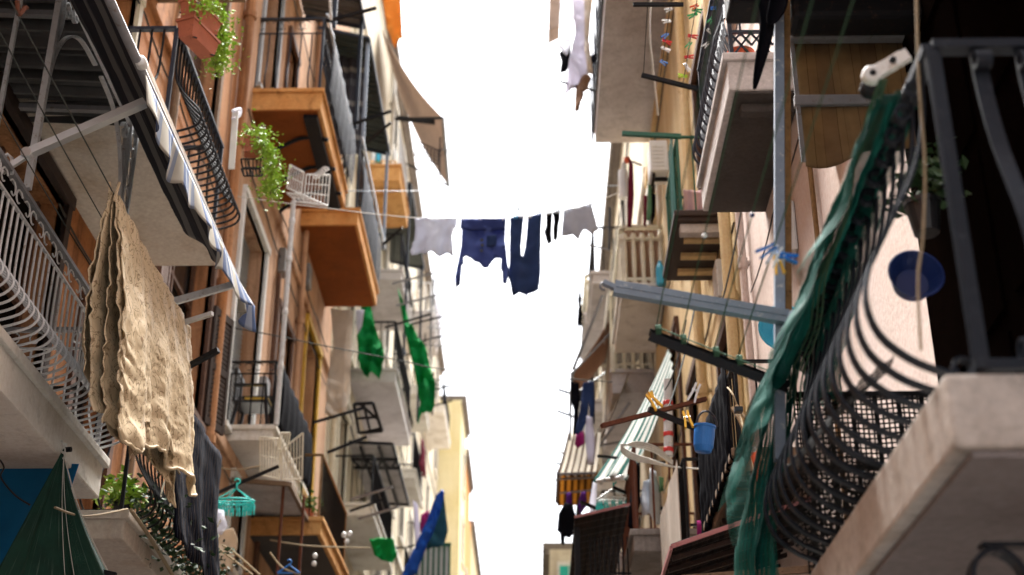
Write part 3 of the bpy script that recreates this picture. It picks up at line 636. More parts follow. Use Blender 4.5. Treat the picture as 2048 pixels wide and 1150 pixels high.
hb = bsp(.10, 7.42, 9.42, 1.42, 1.22, 1.1, 1.); m = MB().tube([hb.v[i*131+130] for i in range(91)], .011, 6); link(m, 'hem', 'brocade', bs, True)
pg = MB()
for sg in (-1, 1): pg.bar((-2.5+.012*sg, 7.38, 4.20), (-2.5+.03*sg, 7.38, 4.33), .012, .016)
one(pg, 'clothespin', 'peg_wood', 'wooden peg gripping the top corner of the beige bedspread', 'clothespin')
# dark green net sheet and blue tarps at the lower left corner
a0 = PY(127, 897, 8.5)
def gnet(u, v):
    w = (1-v); l = V((-3.33, 8.35+.0*v, a0.z-1.55*v)); r = a0+V((.50*v**1.35, .95*v, -1.05*v**.85))
    tp = a0+V((-.34*v*1.1, -.12*v, -1.1*v)); p = tp.lerp(r, u)
    return p+V((.05*v*math.sin(u*17), .04*v*math.sin(u*13+1), 0))
one(MB().sheet(gnet, 60, 40, 1.5, 1.3), 'shade_net', 'dark_green_net', 'dark green net gathered to a point with white cords at the lower left', 'net', smooth=True, thick=.004)
m = MB()
for u in (.45, .62, 1.0): m.tube([gnet(u, k/14)+V((.012, -.012, 0)) for k in range(15)], .002 if u < 1 else .004, 4)
m.tube([a0+V((.02*math.sin(k), .02*math.cos(k*1.3), .01*k-.06)) for k in range(12)], .008, 5)
one(m, 'lacing', 'rope_white', 'white cords laced down the dark green net', 'cord')
def btarp(u, v): p = V((-3.62+.66*u, 8.8, 3.06-.02*u)); return p+V((.05*math.sin(v*5+u*3), .06*math.sin(u*9)*v, -1.25*v))
one(MB().sheet(btarp, 24, 24, .7, 1.2), 'tarpaulin', 'teal_tarp', 'blue tarpaulin hanging behind the dark green net', 'tarpaulin', smooth=True, thick=.004)
one(MB().tube([(-3.9, 8.75, 3.08), (-2.95, 8.6, 3.07)], .018, 8), 'curtain_rail', 'black_iron', 'thin dark rail carrying the blue tarpaulin and green net', 'rail')
m = MB().tube(curve([PY(0, 920, 8.4), PY(8, 935, 8.4), PY(2, 955, 8.4), PY(30, 990, 8.4), PY(60, 1010, 8.4)], 5), .006, 5); one(m, 'cable', 'black_plastic', 'loose black cable in front of the blue tarpaulin', 'cable')
def bag(u, v): a = u*6.283; r = (.03+.25*math.sin(min(1, v*1.15)*3.0)**.7)*(1+.12*math.sin(a*5+v*6)); return V((-2.62+r*.55*math.cos(a), 9.0+r*math.sin(a), 2.25-.0-.6*v))
one(MB().bar(PY(195, 1142, 9), PY(232, 1150, 9), .03, .03), 'net_bar', 'black_iron', 'black bar end at the foot of the dark green net', 'bar')
# ivy, ropes and plaid blanket on the creeper balcony
m = MB(); rn = random.Random(3)
leaves(m, [V((-3.0, 10.4, 3.3)), V((-2.95, 11.4, 3.2)), V((-2.9, 12.6, 3.3))], 900, .13, .035, rn)
cr = thing('creeper', 'dark creeper tangled through the railing below the bedspread', 'creeper', (-2.95, 11.5, 3.12)); link(m, 'foliage', 'leaf_dark', cr)
m = MB()
for k in range(7): m.tube(curve([V((-3.1+rn.uniform(0, .15), 10.3+.35*k+rn.uniform(-.2, .2), 3.15)), V((-2.9, 10.6+.35*k, 3.35+rn.uniform(-.1, .1))), V((-2.95, 10.9+.3*k, 3.6)), V((-2.92, 11.1+.3*k, 3.9))], 4), .008, 4)
link(m, 'stem', 'stem', cr)
m = MB(); leaves(m, [PY(235, 985, 10.6), PY(255, 1000, 10.6)], 260, .075, .04, rn); lt = thing('potted_plant', 'small bright green plant at the railing under the near left balcony', 'plant', PY(245, 1012, 10.6)); link(m, 'foliage', 'leaf_bright', lt)
m = MB().lathe(PY(245, 1020, 10.6)-V((0, 0, .1)), [(.06, 0), (.085, .14), (.09, .14), (.09, .16)], 14); link(m, 'pot', 'black_plastic', lt)
m = MB(); hang(m, (-2.72, 10.15, 4.15), (-2.72, 11.85, 4.15), 1.15, .03, 2.6, blow=V((.05, .2, 0)), seed=3, nu=40, nv=20)
one(m, 'blanket', 'plaid', 'dark plaid blanket hung over the creeper balcony railing', 'blanket', smooth=True, thick=.006)
for k, (l, a, bb, c) in enumerate((('thick grey rope looping down over the cracked balcony edge', (262, 1020), (300, 1075), (345, 1150)), ('thin beige rope slung along the cracked balcony front', (110, 1015), (170, 1032), (255, 1018)))):
    one(MB().tube(curve([PX(*a, -2.92), PX(*bb, -2.9), PX(*c, -2.88)], 8), (.016, .008)[k], 6), 'rope', 'rope_tan', l, 'rope')
def wires(m, c, n, k, r=.008, rim=.012):
    c = [V(p) for p in c]
    for i in range(n+1): m.tube([c[0].lerp(c[1], i/n), c[3].lerp(c[2], i/n)], rim if i in (0, n) else r, 5)
    for j in range(k+1): m.tube([c[0].lerp(c[3], j/k), c[1].lerp(c[2], j/k)], rim if j in (0, k) else r, 5)
# ================================================================ LEFT: planters and odds and ends on the black belly railing
def planter(label, c, L, d, ax, path, n, tier=1, mat='terracotta'):
    t = thing('planter', label, 'planter', c, 'trailing planters on the left railings'); c = V(c); ax = V(ax)
    m = MB(); b = ax.cross(V((0, 0, 1)))
    for k in range(tier):
        z = -k*.21
        lo = [c+ax*i*L*.44+b*j*d*.40+V((0, 0, z)) for i, j in ((-1, -1), (1, -1), (1, 1), (-1, 1))]; hi = [c+ax*i*L*.5+b*j*d*.5+V((0, 0, z+.15)) for i, j in ((-1, -1), (1, -1), (1, 1), (-1, 1))]
        ri = [c+ax*i*L*.54+b*j*d*.56+V((0, 0, z+.152)) for i, j in ((-1, -1), (1, -1), (1, 1), (-1, 1))]; ro = [p+V((0, 0, .025)) for p in ri]
        m.add(lo+hi, [(3, 2, 1, 0), (4, 5, 6, 7), (0, 1, 5, 4), (1, 2, 6, 5), (2, 3, 7, 6), (3, 0, 4, 7)]); m.add(ri+ro, [(3, 2, 1, 0), (4, 5, 6, 7), (0, 1, 5, 4), (1, 2, 6, 5), (2, 3, 7, 6), (3, 0, 4, 7)])
    link(m, 'pot', mat, t)
    m = MB(); rn = random.Random(int(L*1000)+n)
    for k in range(tier):
        z = -k*.21; hb = MB()
        for q in (-.35, .35): m.tube([c+ax*q*L-b*d*.7+V((0, 0, z+.1)), c+ax*q*L+b*d*.55+V((0, 0, z-.02))], .008, 4)
    link(m, 'bracket', 'black_iron', t)
    m = MB(); leaves(m, [c+V((0, 0, .2))-ax*L*.4, c+V((0, 0, .24)), c+V((0, 0, .2))+ax*L*.4], n//2, .065, .024, rn)
    leaves(m, path, int(n*1.6), .045, .024, rn); leaves(m, path, n, .08, .022, rn); link(m, 'foliage', 'leaf_bright', t)
    m = MB()
    for k in range(6): m.tube([p+V((.012*math.sin(k*2+i), .012*math.cos(k+i), 0)) for i, p in enumerate(path)], .004, 4)
    link(m, 'stem', 'stem', t)
planter('two tier terracotta planter with long yellow green trails on the black belly railing', PX(398, 55, -2.9), .40, .17, (.35, .93, 0), [PX(395, 5, -2.86), PX(425, 22, -2.83), PX(440, 50, -2.82), PX(447, 85, -2.82), PX(440, 120, -2.82), PX(430, 130, -2.82)], 520, 2)
planter('single terracotta planter with a pale green trail, left of the white drying basket', PY(505, 310, 12.3), .19, .16, (.94, .2, 0), [PY(512, 272, 12.2), PY(530, 290, 12.2), PY(540, 315, 12.2), PY(546, 345, 12.2), PY(540, 375, 12.2), PY(540, 390, 12.2)], 420, 1)
m = MB(); wires(m, [PY(482, 318, 12.3), PY(530, 318, 12.3), PY(524, 352, 12.3), PY(488, 352, 12.3)], 6, 2, .006, .009); wires(m, [PY(488, 352, 12.3), PY(524, 352, 12.3), PY(524, 352, 12.3)+V((0, -.14, 0)), PY(488, 352, 12.3)+V((0, -.14, 0))], 4, 1, .006, .009)
one(m, 'planter_cage', 'black_iron', 'dark iron holder under the single terracotta planter', 'holder')
stick('plank', 'white plank standing upright by the end of the black belly railing', 'plank', PX(471, 222, -2.93), PX(463, 338, -2.93), .06, 'white_paint', None, .02)
one(MB().tube(curve([PX(466, 222, -2.93), PX(480, 218, -2.9), PX(478, 232, -2.93), PX(466, 236, -2.93)], 4), .018, 6), 'rag', 'white_cloth', 'white rag knotted around the top of the plank', 'rag')
# ================================================================ LEFT: orange balcony building
b = balcony(LB, 1, 17.2, 20.1, 11.28, 11.62, LX, LW, 'orange_slab', 'upper orange balcony with dark railing and silvery screen', soffit='rust_shade_soffit')
railing(b, 1, 17.2, 20.1, 11.63, 1.28, LX, LW, 'navy_iron', BELS, .10, .15, .012, 'nf', 'navy_iron', .26, hr=.028)
m = MB()
for y in (17.9, 18.75, 19.5): link(MB().tube(curve([(LX+.02, y, 11.2), (LX-.35, y, 11.24), (LX-.7, y+.02, 11.08), (LW+.02, y, 10.86)], 5), .03, 6), 'bracket', 'black_iron', b)
link(MB().box((LX-.26, 17.3, 11.19), (LX-.06, 20.0, 11.275)), 'edge_beam', 'black_iron', b)
b = balcony(LB, 1, 21.7, 25.0, 11.84, 12.16, LX, LW, 'orange_slab', 'lower orange balcony with plain rust brown underside, darkened with painted shade', soffit='rust_shade_soffit')
railing(b, 1, 21.7, 25.0, 12.17, 1.4, LX, LW, 'navy_iron', STR, 0, .16, .011, 'nf', 'navy_iron', .2, hr=.028)
def screen(label, x, y0, y1, z0, z1, mat, bul=.05, ny=24, name='balcony_screen', group='screens tied to balcony railings'):
    def fn(u, v): return V((x+bul*math.sin(v*3.14)+.012*math.sin(u*40), y0+(y1-y0)*u, z0+(z1-z0)*v+.02*math.sin(u*17)*v))
    return one(MB().sheet(fn, ny, 8, y1-y0, z1-z0), name, mat, label, 'screen', group, smooth=True, thick=.004)
screen('silvery net screen bulging out in front of the upper orange balcony', LX+.09, 17.25, 20.05, 11.66, 12.7, 'silver_net', .03)
screen('grey net screen in front of the lower orange balcony', LX+.02, 21.8, 24.9, 12.2, 13.3, 'silver_net', .03)
def canopy(label, y0, y1, z, xf, xw, mat, posts=(), zp=0, slope=.25, axis_n=26, fmat='navy_iron', name='canopy', rim=True, pm=None):
    t = thing(name, label, 'canopy', (xf, (y0+y1)/2, z), 'canopies over the balconies')
    s = 1 if xw < xf else -1
    m = MB(); m.sheet(lambda u, v: V((xf+(xw+s*.01-xf)*v, y0+(y1-y0)*u, z+slope*v+.02*math.sin(u*axis_n*6.283))), axis_n*6, 4); link(m, 'roof_sheet', mat, t, thick=.008)
    if rim: m = MB().bar((xf, y0-.02, z-.035), (xf, y1+.02, z-.035), .05, .06).bar((xf, y0-.03, z-.035), (xw+s*.03, y0-.03, z+slope-.035), .05, .06).bar((xf, y1+.03, z-.035), (xw+s*.03, y1+.03, z+slope-.035), .05, .06); link(m, 'rim', fmat, t)
    for y, zb in posts: link(MB().bar((xf-s*.03, y, zb), (xf-s*.03, y, z-.05), .06), 'post', pm or fmat, t)
    return t
canopy('dark ribbed canopy over the upper orange balcony, at the top edge', 17.3, 20.5, 15.2, -2.9, LW, 'dark_corrugated', [(17.45, 12.9), (20.3, 12.9)])
canopy('large dark green ribbed canopy above the lower orange balcony', 21.9, 26.0, 15.95, LX, LW, 'green_corrugated', [(22.0, 13.55), (25.9, 13.55)], pm='blue_iron')
canopy('grey ribbed canopy behind the white shirt of the hanging laundry', 31.0, 35.7, 18.1, LX, LW, 'grey_corrugated', [(31.1, 13.4), (35.5, 13.4)])
one(MB().sheet(lambda u, v: V((-3.15-.75*u, 22.72+.03*math.sin(u*30), 16.2-2.3*v)), 24, 10), 'bamboo_blind', 'dark_awning', 'dark slatted blind hanging below the large green canopy', 'blind', thick=.01)
for l, p, q, m_ in (('white bright post of the lower orange balcony, slanting top', PX(660, 0, -2.93), PX(662, 40, -2.93), 'white_iron'),
        ('long white rail catching light along the upper orange balcony', (LX+.0, 17.2, 12.96), (LX+.0, 20.2, 12.96), 'alu'), ('long white rail catching light along the lower orange balcony', (LX+.0, 21.7, 13.63), (LX+.0, 26.0, 13.63), 'alu')):
    stick('rail_pipe', l, 'rail', p, q, .035, m_)
G = 'washing poles on the left balconies'
for l, a, bb, y, y2 in (('black arm pointing right from the top corner of the upper orange balcony', (655, 42), (752, 16), 17.3, 17.0), ('black arm pointing right above the lower orange balcony, upper one', (700, 250), (783, 222), 20.1, 20.0),
     ('black arm pointing right above the lower orange balcony, lower one', (733, 286), (782, 245), 21.8, 21.6), ('black arm beside the small red and white card on the grey canopy', (765, 490), (805, 455), 25.2, 25.0),
     ('curved black arm holding the second green cloth', (770, 655), (862, 628), 28.2, 28.0), ('black arm from the ochre shutter towards the black square frame', (627, 845), (730, 815), 20.5, 20.6), ('black arm slanting up from the copper topped railing', (655, 905), (733, 874), 19.6, 19.7), ('black arm at the foot of the grey frame canopy', (700, 1022), (765, 1000), 22.7, 22.9), ('long black arm that carries the teal clip hanger', (395, 1003), (556, 933), 14.6, 15.2)):
    stick('washing_pole', l, 'washing pole', PY(*a, y), PY(*bb, y2), .04, 'black_iron', G)
b = balcony(LC, 1, 28.3, 30.6, 16.6, 17.02, LX, LW, 'orange_slab', 'small orange balcony with white things on top'); railing(b, 1, 28.3, 30.6, 17.03, 1, LX, LW, 'white_iron', STR, 0, .12, .01, 'f', 'white_iron', 0)
m = MB()
for k in range(5): q = PY(745+k*11, 322, 28.4); m.lathe(q, [(.05, 0), (.06, .02), (.055, .2), (.03, .3), (.02, .34)], 10)
for k in range(5):
    q = PY(745+k*11, 323, 28.4); mm = MB().lathe(q, [(.05, 0), (.06, .02), (.055, .18+.05*(k % 2)), (.03, .28), (.02, .33)], 10)
    one(mm, 'bottle', ('white_plastic', 'sky_plastic', 'white_plastic', 'cream_paint', 'white_plastic')[k], ('first white bottle on the small orange balcony, at its wall end', 'pale blue bottle on the small orange balcony', 'white bottle in the middle of the small orange balcony', 'cream coloured bottle on the small orange balcony', 'last white bottle on the small orange balcony, at its street end')[k], 'bottle', 'bottles on the small orange balcony')
b = balcony(LC, 1, 29.05, 33.2, 11.9, 12.22, LX, LW, 'concrete', 'pale concrete balcony with green cloth and dark railing')
railing(b, 1, 29.05, 33.2, 12.23, 1.15, LX, LW, 'black_iron', BELS, .12, .14, .013, 'nf', 'black_iron', .0, hr=.03)
b = balcony(LB, 1, 17.45, 20.3, 6.34, 6.54, -3.36, LW, 'white_stone', 'small white edged balcony with a black chair'); railing(b, 1, 17.45, 20.3, 6.55, .92, -3.36, LW, 'black_iron', STR, 0, .13, .010, 'nf', 'black_iron', .17)
screen('black sheet tied over the front railing of the chair balcony', -3.33, 17.5, 20.25, 6.56, 7.44, 'black_cloth', .03)
# the pipe post with the white basket rack
m = MB().tube([(-3.32, 17.36, 6.52), (-3.32, 17.36, 9.86)], .034, 10)
for z in (7.3, 8.1, 8.9, 9.5): m.lathe((-3.32, 17.36, z), [(.034, 0), (.043, .01), (.043, .07), (.034, .08)], 10)
one(m, 'pipe_post', 'white_iron', 'white jointed pipe standing on the corner of the chair balcony', 'post')
def rack(label, panels, mat):
    t = thing('drying_rack', label, 'drying rack', panels[0][0][3])
    for c, n, k in panels: m = MB(); wires(m, c, n, k); link(m, 'wire_panel', mat, t)
    return t
Yq = lambda y, *l: [PY(a, b_, y+(dy if False else 0)) for a, b_ in l]
rk = rack('white wire drying basket on top of the jointed white pipe', [(Yq(17.3, (580, 330), (608, 345), (602, 388), (574, 376)), 6, 2), (Yq(17.5, (613, 349), (660, 350), (655, 412), (607, 404)), 7, 3), (Yq(17.2, (574, 386), (602, 388), (655, 412), (594, 404)), 5, 2)], 'white_paint')
m = MB()
for k in range(5): c = PY(634+4*k, 352-3*k, 17.35); m.tube([c+V((.05*math.cos(t), 0, .05*math.sin(t))) for t in [.6*j for j in range(9)]], .012, 5)
link(m, 'scroll_bars', 'white_paint', rk)
rack('second white drying rack, hung folded under the chair balcony', [(Yq(17.2, (520, 874), (561, 878), (558, 958), (521, 950)), 7, 2), (Yq(17.0, (563, 900), (606, 866), (604, 958), (565, 960)), 7, 2), (Yq(17.1, (562, 866), (580, 866), (575, 900), (555, 900)), 4, 1)], 'cream_paint')
# chair
ch = thing('chair', 'black plastic chair on the white edged balcony', 'chair', (-3.72, 18.0, 6.55))
cx, cy, cz = -3.74, 17.9, 6.56
link(MB().bbox((cx-.23, cy-.23, cz+.40), (cx+.23, cy+.23, cz+.44), .02), 'seat', 'black_plastic', ch)
m = MB()
for k in range(5): m.bbox((cx-.25, cy-.2+.09*k-.02, cz+.45), (cx-.215, cy-.2+.09*k+.025, cz+.86), .01)
m.bbox((cx-.26, cy-.25, cz+.82), (cx-.205, cy+.25, cz+.9), .02); m.bbox((cx-.255, cy-.25, cz+.42), (cx-.21, cy+.25, cz+.48), .01); link(m, 'backrest', 'black_plastic', ch)
for i in (-1, 1):
    for j in (-1, 1): link(MB().bar((cx+i*.19, cy+j*.2, cz+.4), (cx+i*.25, cy+j*.24, cz), .045, .035), 'leg', 'black_plastic', ch)
    link(MB().bbox((cx-.25, cy+i*.23-.03, cz+.63), (cx+.2, cy+i*.23+.03, cz+.665), .012).bar((cx+.18, cy+i*.23, cz+.64), (cx+.2, cy+i*.22, cz+.42), .04, .03), 'armrest', 'black_plastic', ch)
one(MB().bbox((cx-.1, cy-.2, cz+.445), (cx+.22, cy+.18, cz+.485), .02), 'seat_pad', 'yellow_panel', 'worn yellow pad lying on the black chair', 'cushion')
# small canopy with rusty rods, orange planter balcony
t = canopy('low grey shelf canopy on two rusty rods under the chair balcony', 18.0, 19.9, 5.95, -3.2, LW, 'concrete', [], 0, .06, 4, 'old_wood')
for y, x in ((18.1, -3.3), (18.6, -3.1)): link(MB().tube([(x, y, 3.2), (x, y, 5.96)], .022, 6), 'rod', 'rust_iron', t)
b = balcony(LB, 1, 19.6, 22.6, 5.7, 5.95, LX, LW, 'orange_slab', 'low orange balcony with potted greens behind a copper topped railing', soffit='dark_shade_soffit'); railing(b, 1, 19.6, 22.6, 5.96, .95, LX, LW, 'black_iron', STR, 0, .13, .010, 'nf', 'rusty_edge', .0, hr=.022)
rn = random.Random(5)
for k, x in enumerate((-3.62, -3.25)):
    t = thing('potted_plant', ('small leafy plant on the low orange balcony, next to the wall', 'small leafy plant on the low orange balcony, by the outer rail')[k], 'plant', (x, 19.85, 5.96))
    link(MB().lathe((x, 19.85, 5.96), [(.07, 0), (.1, .16), (.105, .16), (.105, .18)], 12), 'pot', 'terracotta', t); m = MB(); leaves(m, [V((x-.1, 19.85, 6.2)), V((x+.1, 19.85, 6.24))], 160, .07, .04, rn); link(m, 'foliage', 'leaf', t)
# curtain, green cloths, frames
def gm(name, label, cat, outl, y, mat, amp=.03, seed=0, group=None, cut=.06, th=.008): return one(garment(outl, y, amp, seed, cut=cut), name, mat, label, cat, group, smooth=True, thick=th)
gm('curtain', 'long tan curtain hanging from the lower orange balcony level', 'curtain', [(662, 618), (706, 620), (704, 700), (700, 770), (693, 832), (650, 828), (655, 760), (668, 690)], 24, 'tan_cloth', .06, 1, cut=.15)
gm('cloth', 'green cloth hanging above the pale concrete balcony', 'cloth', [(722.5, 609.3), (742.0, 611.6), (749.8, 655.3), (765.4, 689.8), (771.9, 724.3), (755.0, 749.6), (736.8, 754.2), (719.9, 735.8), (716.0, 689.8)], 28.3, 'green_cloth', .14, 2, 'green cloths on the left', .07)
gm('cloth', 'long pointed green cloth with torn middle, blowing against the sky', 'cloth', [(795.3, 575.0), (814.5, 632.2), (831.3, 667.4), (852.9, 698.2), (860.1, 731.2), (872.1, 773.0), (870.9, 808.2), (833.7, 843.4), (838.5, 797.2), (830.1, 747.7), (819.3, 703.7), (806.1, 643.2)], 29.5, 'green_cloth', .14, 3, 'green cloths on the left', .07)
gm('cloth', 'bunched green cloth with dark folds, low above the alley', 'cloth', [(737.2, 1074.2), (787.9, 1080.7), (793.6, 1110.8), (784.4, 1126.9), (749.9, 1112.9), (743.0, 1091.4)], 24, 'green_cloth', .08, 4, 'green cloths on the left', .08)
gm('small_towel', 'pale blue and red towel scrap beside the first green cloth', 'towel', [(712, 622), (728, 620), (724, 650), (715, 668), (712, 650)], 28, 'lilac_cloth', .03, 5, cut=.1)
def frame_thing(label, outl, y, w, mat, cross):
    m = MB(); p = [PY(a, bb, y+dy) for (a, bb), dy in zip(outl, (0, 0, .5, .5))]
    for i in range(4): m.bar(p[i], p[(i+1) % 4], w)
    for i, j, u, v in cross: m.bar(p[i].lerp(p[(i+1) % 4], u), p[j].lerp(p[(j+1) % 4], v), w*.8)
    return one(m, 'folding_frame', mat, label, 'drying frame')
frame_thing('black square folding frame under the pale concrete balcony', [(708, 808), (746, 806), (764, 862), (718, 866)], 24, .05, 'black_iron', [(0, 2, .5, .5), (3, 1, .5, .5), (0, 1, .3, .6), (1, 2, .9, .8)])
t = canopy('flat grey white canopy with black frame on its underside', 29.1, 33.4, 10.5, LX, LW, 'concrete', [], 0, .05, 2, 'black_iron')
m = MB()
for y in (29.9, 30.5): m.bar((LX+.05, y, 10.4), (LW, y, 10.42), .06)
for k in range(6): m.bar((LX-.16*k, 29.9+.6*(k % 2), 10.38), (LX-.16*(k+1), 29.9+.6*((k+1) % 2), 10.38), .04)
for x in (-3.3, -3.7): m.bar((x, 29.1, 10.41), (x+.05, 33.4, 10.41), .055)
link(m, 'frame', 'black_iron', t)
# blue tarp, striped shutter panel, teal hanger, white bags
gm('tarpaulin', 'bright blue tarpaulin slanting down at the end of the left row', 'tarpaulin', [(874, 990), (884, 978), (889, 985), (884, 1010), (868, 1062), (845, 1110), (834, 1150), (803, 1152), (822, 1108), (846, 1058), (866, 1010)], 27, 'blue_tarp', .05, 6, cut=.12)
gm('tarpaulin', 'deep teal tarpaulin tucked behind the bright blue one', 'tarpaulin', [(872, 1010), (888, 990), (896, 1060), (888, 1092), (852, 1098), (858, 1050)], 27.6, 'deep_tarp', .05, 7, cut=.12)
t = thing('slatted_panel', 'white panel with green vertical slats and frame near the alley end', 'panel', PY(868, 1150, 30))
q0, q1 = PY(836, 1090, 30), PY(898, 1170, 30)
link(MB().box((q0.x, 30, q1.z), (q1.x, 30.05, q0.z)), 'backing', 'white_paint', t)
m = MB()
for k in range(7): x = q0.x+(q1.x-q0.x)*k/6; m.bar((x, 29.97, q1.z), (x, 29.97, q0.z), .045, .04)
m.bar((q0.x-.03, 29.965, q0.z), (q1.x+.03, 29.965, q0.z), .05, .06); link(m, 'slats', 'green_shutter', t)
def clip_hanger(label, c, w, mat, n=8, seed=0, wm=None):
    t = thing('clip_hanger', label, 'clip hanger', c); c = V(c); rn = random.Random(seed); z0 = c.z
    m = MB().tube([c+V((.03*math.cos(a), 0, .03*math.sin(a)+w*.62)) for a in [-1.57+.5*k for k in range(10)]], .009, 6); m.tube([c+V((0, 0, w*.58)), c+V((0, 0, w*.40))], .012, 6); link(m, 'hook', mat, t)
    m = MB()
    for i, j in ((-1, -1), (1, -1), (1, 1), (-1, 1)): m.tube([c+V((0, 0, w*.40)), c+V((i*w*.5, j*w*.28, 0))], .007, 5)
    rim = [c+V((w*.56*math.cos(a), w*.34*math.sin(a), 0)) for a in [6.283*k/20 for k in range(20)]]; m.tube(rim, .011, 6, True); m.tube([c+V((-w*.56, 0, 0)), c+V((w*.56, 0, 0))], .009, 5); link(m, 'ring_frame', wm or mat, t)
    for k in range(n*2):
        a = 6.283*(k+.3)/(n*2); p = c+V((w*.54*math.cos(a), w*.33*math.sin(a), -.01)); tl = rn.uniform(-.3, .3)
        mm = MB().bar(p, p+V((.02*tl, 0, -.03)), .004).bar(p+V((-.012, 0, -.03)), p+V((-.014+.03*tl, 0, -.115)), .014, .016).bar(p+V((.012, 0, -.03)), p+V((.014+.03*tl, 0, -.115)), .014, .016).tube([p+V((-.014, 0, -.06)), p+V((.014, 0, -.06))], .009, 6)
        link(mm, 'clip', mat, t)
    return t
clip_hanger('turquoise clip hanger with many pegs on the long black arm, on the left side', PY(471, 1003, 14.5), .36, 'teal_plastic', 9, 1)
gm('plastic_bag', 'white carrier bag with blue print beside the turquoise clip hanger', 'bag', [(415, 1025), (432, 1015), (447, 1020), (456, 1055), (447, 1074), (430, 1072), (420, 1060)], 14.2, 'white_cloth', .05, 8, cut=.05)
gm('blue_rag', 'small deep blue rag under the turquoise clip hanger', 'rag', [(418, 1003), (430, 1000), (433, 1018), (424, 1030), (415, 1026)], 14.1, 'blue_tarp', .03, 9, cut=.05)
gm('towel', 'off white towel hanging below the white carrier bag', 'towel', [(433, 1066), (466, 1056), (475, 1078), (464, 1142), (440, 1136), (430, 1090)], 14.4, 'cream_cloth', .04, 10, cut=.06)
m = MB(); c = PY(578, 1135, 15); m.tube([c+V((.025*math.cos(a), 0, .06+.025*math.sin(a))) for a in [-1.5+.5*k for k in range(9)]], .008, 5); m.tube([c+V((-.12, 0, -.06)), c+V((0, 0, .03)), c+V((.12, 0, -.06))], .012, 6); m.tube([c+V((-.12, 0, -.06)), c+V((.12, 0, -.06))], .01, 6)
one(m, 'coat_hanger', 'blue_plastic', 'bright blue coat hanger low on the left', 'coat hanger')
gm('awning_curtain', 'orange brown canvas drop hanging at the top of the left row against the sky', 'awning', [(760, -40), (800, -40), (805, 72), (790, 94), (775, 62)], 27, 'rust_awning', .05, 11, cut=.2)
# big taupe awning in silhouette
t = thing('awning', 'large taupe striped awning sloping out against the sky on the left', 'awning', (-2.2, 30, 18))
w0, w1, f1, f0 = PY(763, 58, 31), PY(800, 190, 34.5), PY(897, 372, 31.5), PY(886, 236, 28.5)
link(MB().sheet(lambda u, v: (w0.lerp(w1, u)).lerp(f0.lerp(f1, u), v)-V((0, 0, .5*math.sin(v*3.14)*.5)), 16, 24, 3, 4), 'canopy_fabric', 'taupe_awning', t, True, .01)
link(MB().tube([f0, f1], .04, 8), 'front_bar', 'grey_iron', t); link(MB().bar(PY(790, 238, 29), f0, .05), 'arm', 'black_iron', t); link(MB().bar(PY(800, 320, 32), f1, .045), 'arm', 'black_iron', t); link(MB().bar(PY(795, 236, 29.4), PY(870, 245, 29.4), .09), 'crossbar', 'black_iron', t)
def antenna(label, c, L, tilt, mat='black_iron', n=6, grid=False):
    c = V(c); t = thing('tv_antenna', label, 'antenna', c, 'roof antennas on the left')
    link(MB().tube([c-V((0, 0, .8)), c+V((0, 0, .35))], .022, 6), 'mast', mat, t)
    m = MB(); d = V((1, .25, tilt)).normalized(); m.tube([c-d*.1, c+d*L], .014, 5)
    for k in range(n): p = c+d*(L*(k+.5)/n); h = .22-.015*k; m.tube([p-V((.1, -h, .05)), p+V((.1, -h, .05))], .009, 4)
    link(m, 'boom', mat, t)
    if grid: m = MB(); wires(m, [c+V((-.55, 0, .25)), c+V((-.05, .1, .05)), c+V((-.05, .1, -.35)), c+V((-.6, 0, -.15))], 6, 4, .012, .016); link(m, 'reflector', mat, t)
antenna('tv antenna with grid reflector in front of the big taupe awning', PY(880, 300, 29), .45, .22, 'black_iron', 5, True)
antenna('thin tv antenna beside the torn green cloth, upper', PY(862, 622, 31), .6, .0, 'grey_iron', 6); antenna('thin tv antenna beside the torn green cloth, lower', PY(862, 655, 31), .6, .05, 'grey_iron', 6)
# further balconies of the cream building
for y0, y1, z, mat in ((35.0, 38.5, 8.6, 'concrete'), (38.0, 41.2, 15.2, 'white_stone'), (44.2, 48, 12.0, 'concrete'), (48, 52, 18.5, 'white_stone'), (27.2, 31.4, 8.3, 'white_stone'), (33.0, 36.5, 7.2, 'concrete_dark'), (26.6, 30.0, 5.2, 'concrete_dark')):
    b = balcony(LC, 1, y0, y1, z, z+.25, LX-.15, LW, mat); railing(b, 1, y0, y1, z+.26, 1, LX-.15, LW, 'black_iron', STR, 0, .16, .012, 'nf', None, .0, hr=.025)
gm('laundry_sheet', 'pale grey sheet hanging at a far left balcony near the blue tarpaulin', 'sheet', [(826, 1000), (836, 1010), (842, 1090), (830, 1092)], 28.6, 'lilac_cloth', .03, 12, cut=.15)
gm('laundry_shirt', 'dark plum shirt hanging between the pale sheet and the blue tarpaulin', 'shirt', [(842, 1030), (858, 1020), (856, 1060), (846, 1075), (840, 1060)], 28.2, 'plum_cloth', .03, 13, cut=.12)
for l, pts, y in (('pale cable sagging across the lower left balconies', [(445, 1090), (475, 1110), (520, 1150)], 13.5), ('second pale cable just below the first one at the lower left', [(440, 1100), (470, 1122), (505, 1150)], 13.4), ('thin cable running under the low orange balcony', [(540, 1080), (620, 1092), (740, 1096)], 18.5), ('thin looping cable by the small blue hanger', [(540, 1105), (565, 1135), (600, 1150)], 15), ('wire loop across the small white window', [(436, 935), (470, 940), (520, 932)], 17)):
    line(l, curve([PY(*p, y) for p in pts], 5), .012, 'rope_tan', 'cables along the left facades', 'cable')
m = MB()
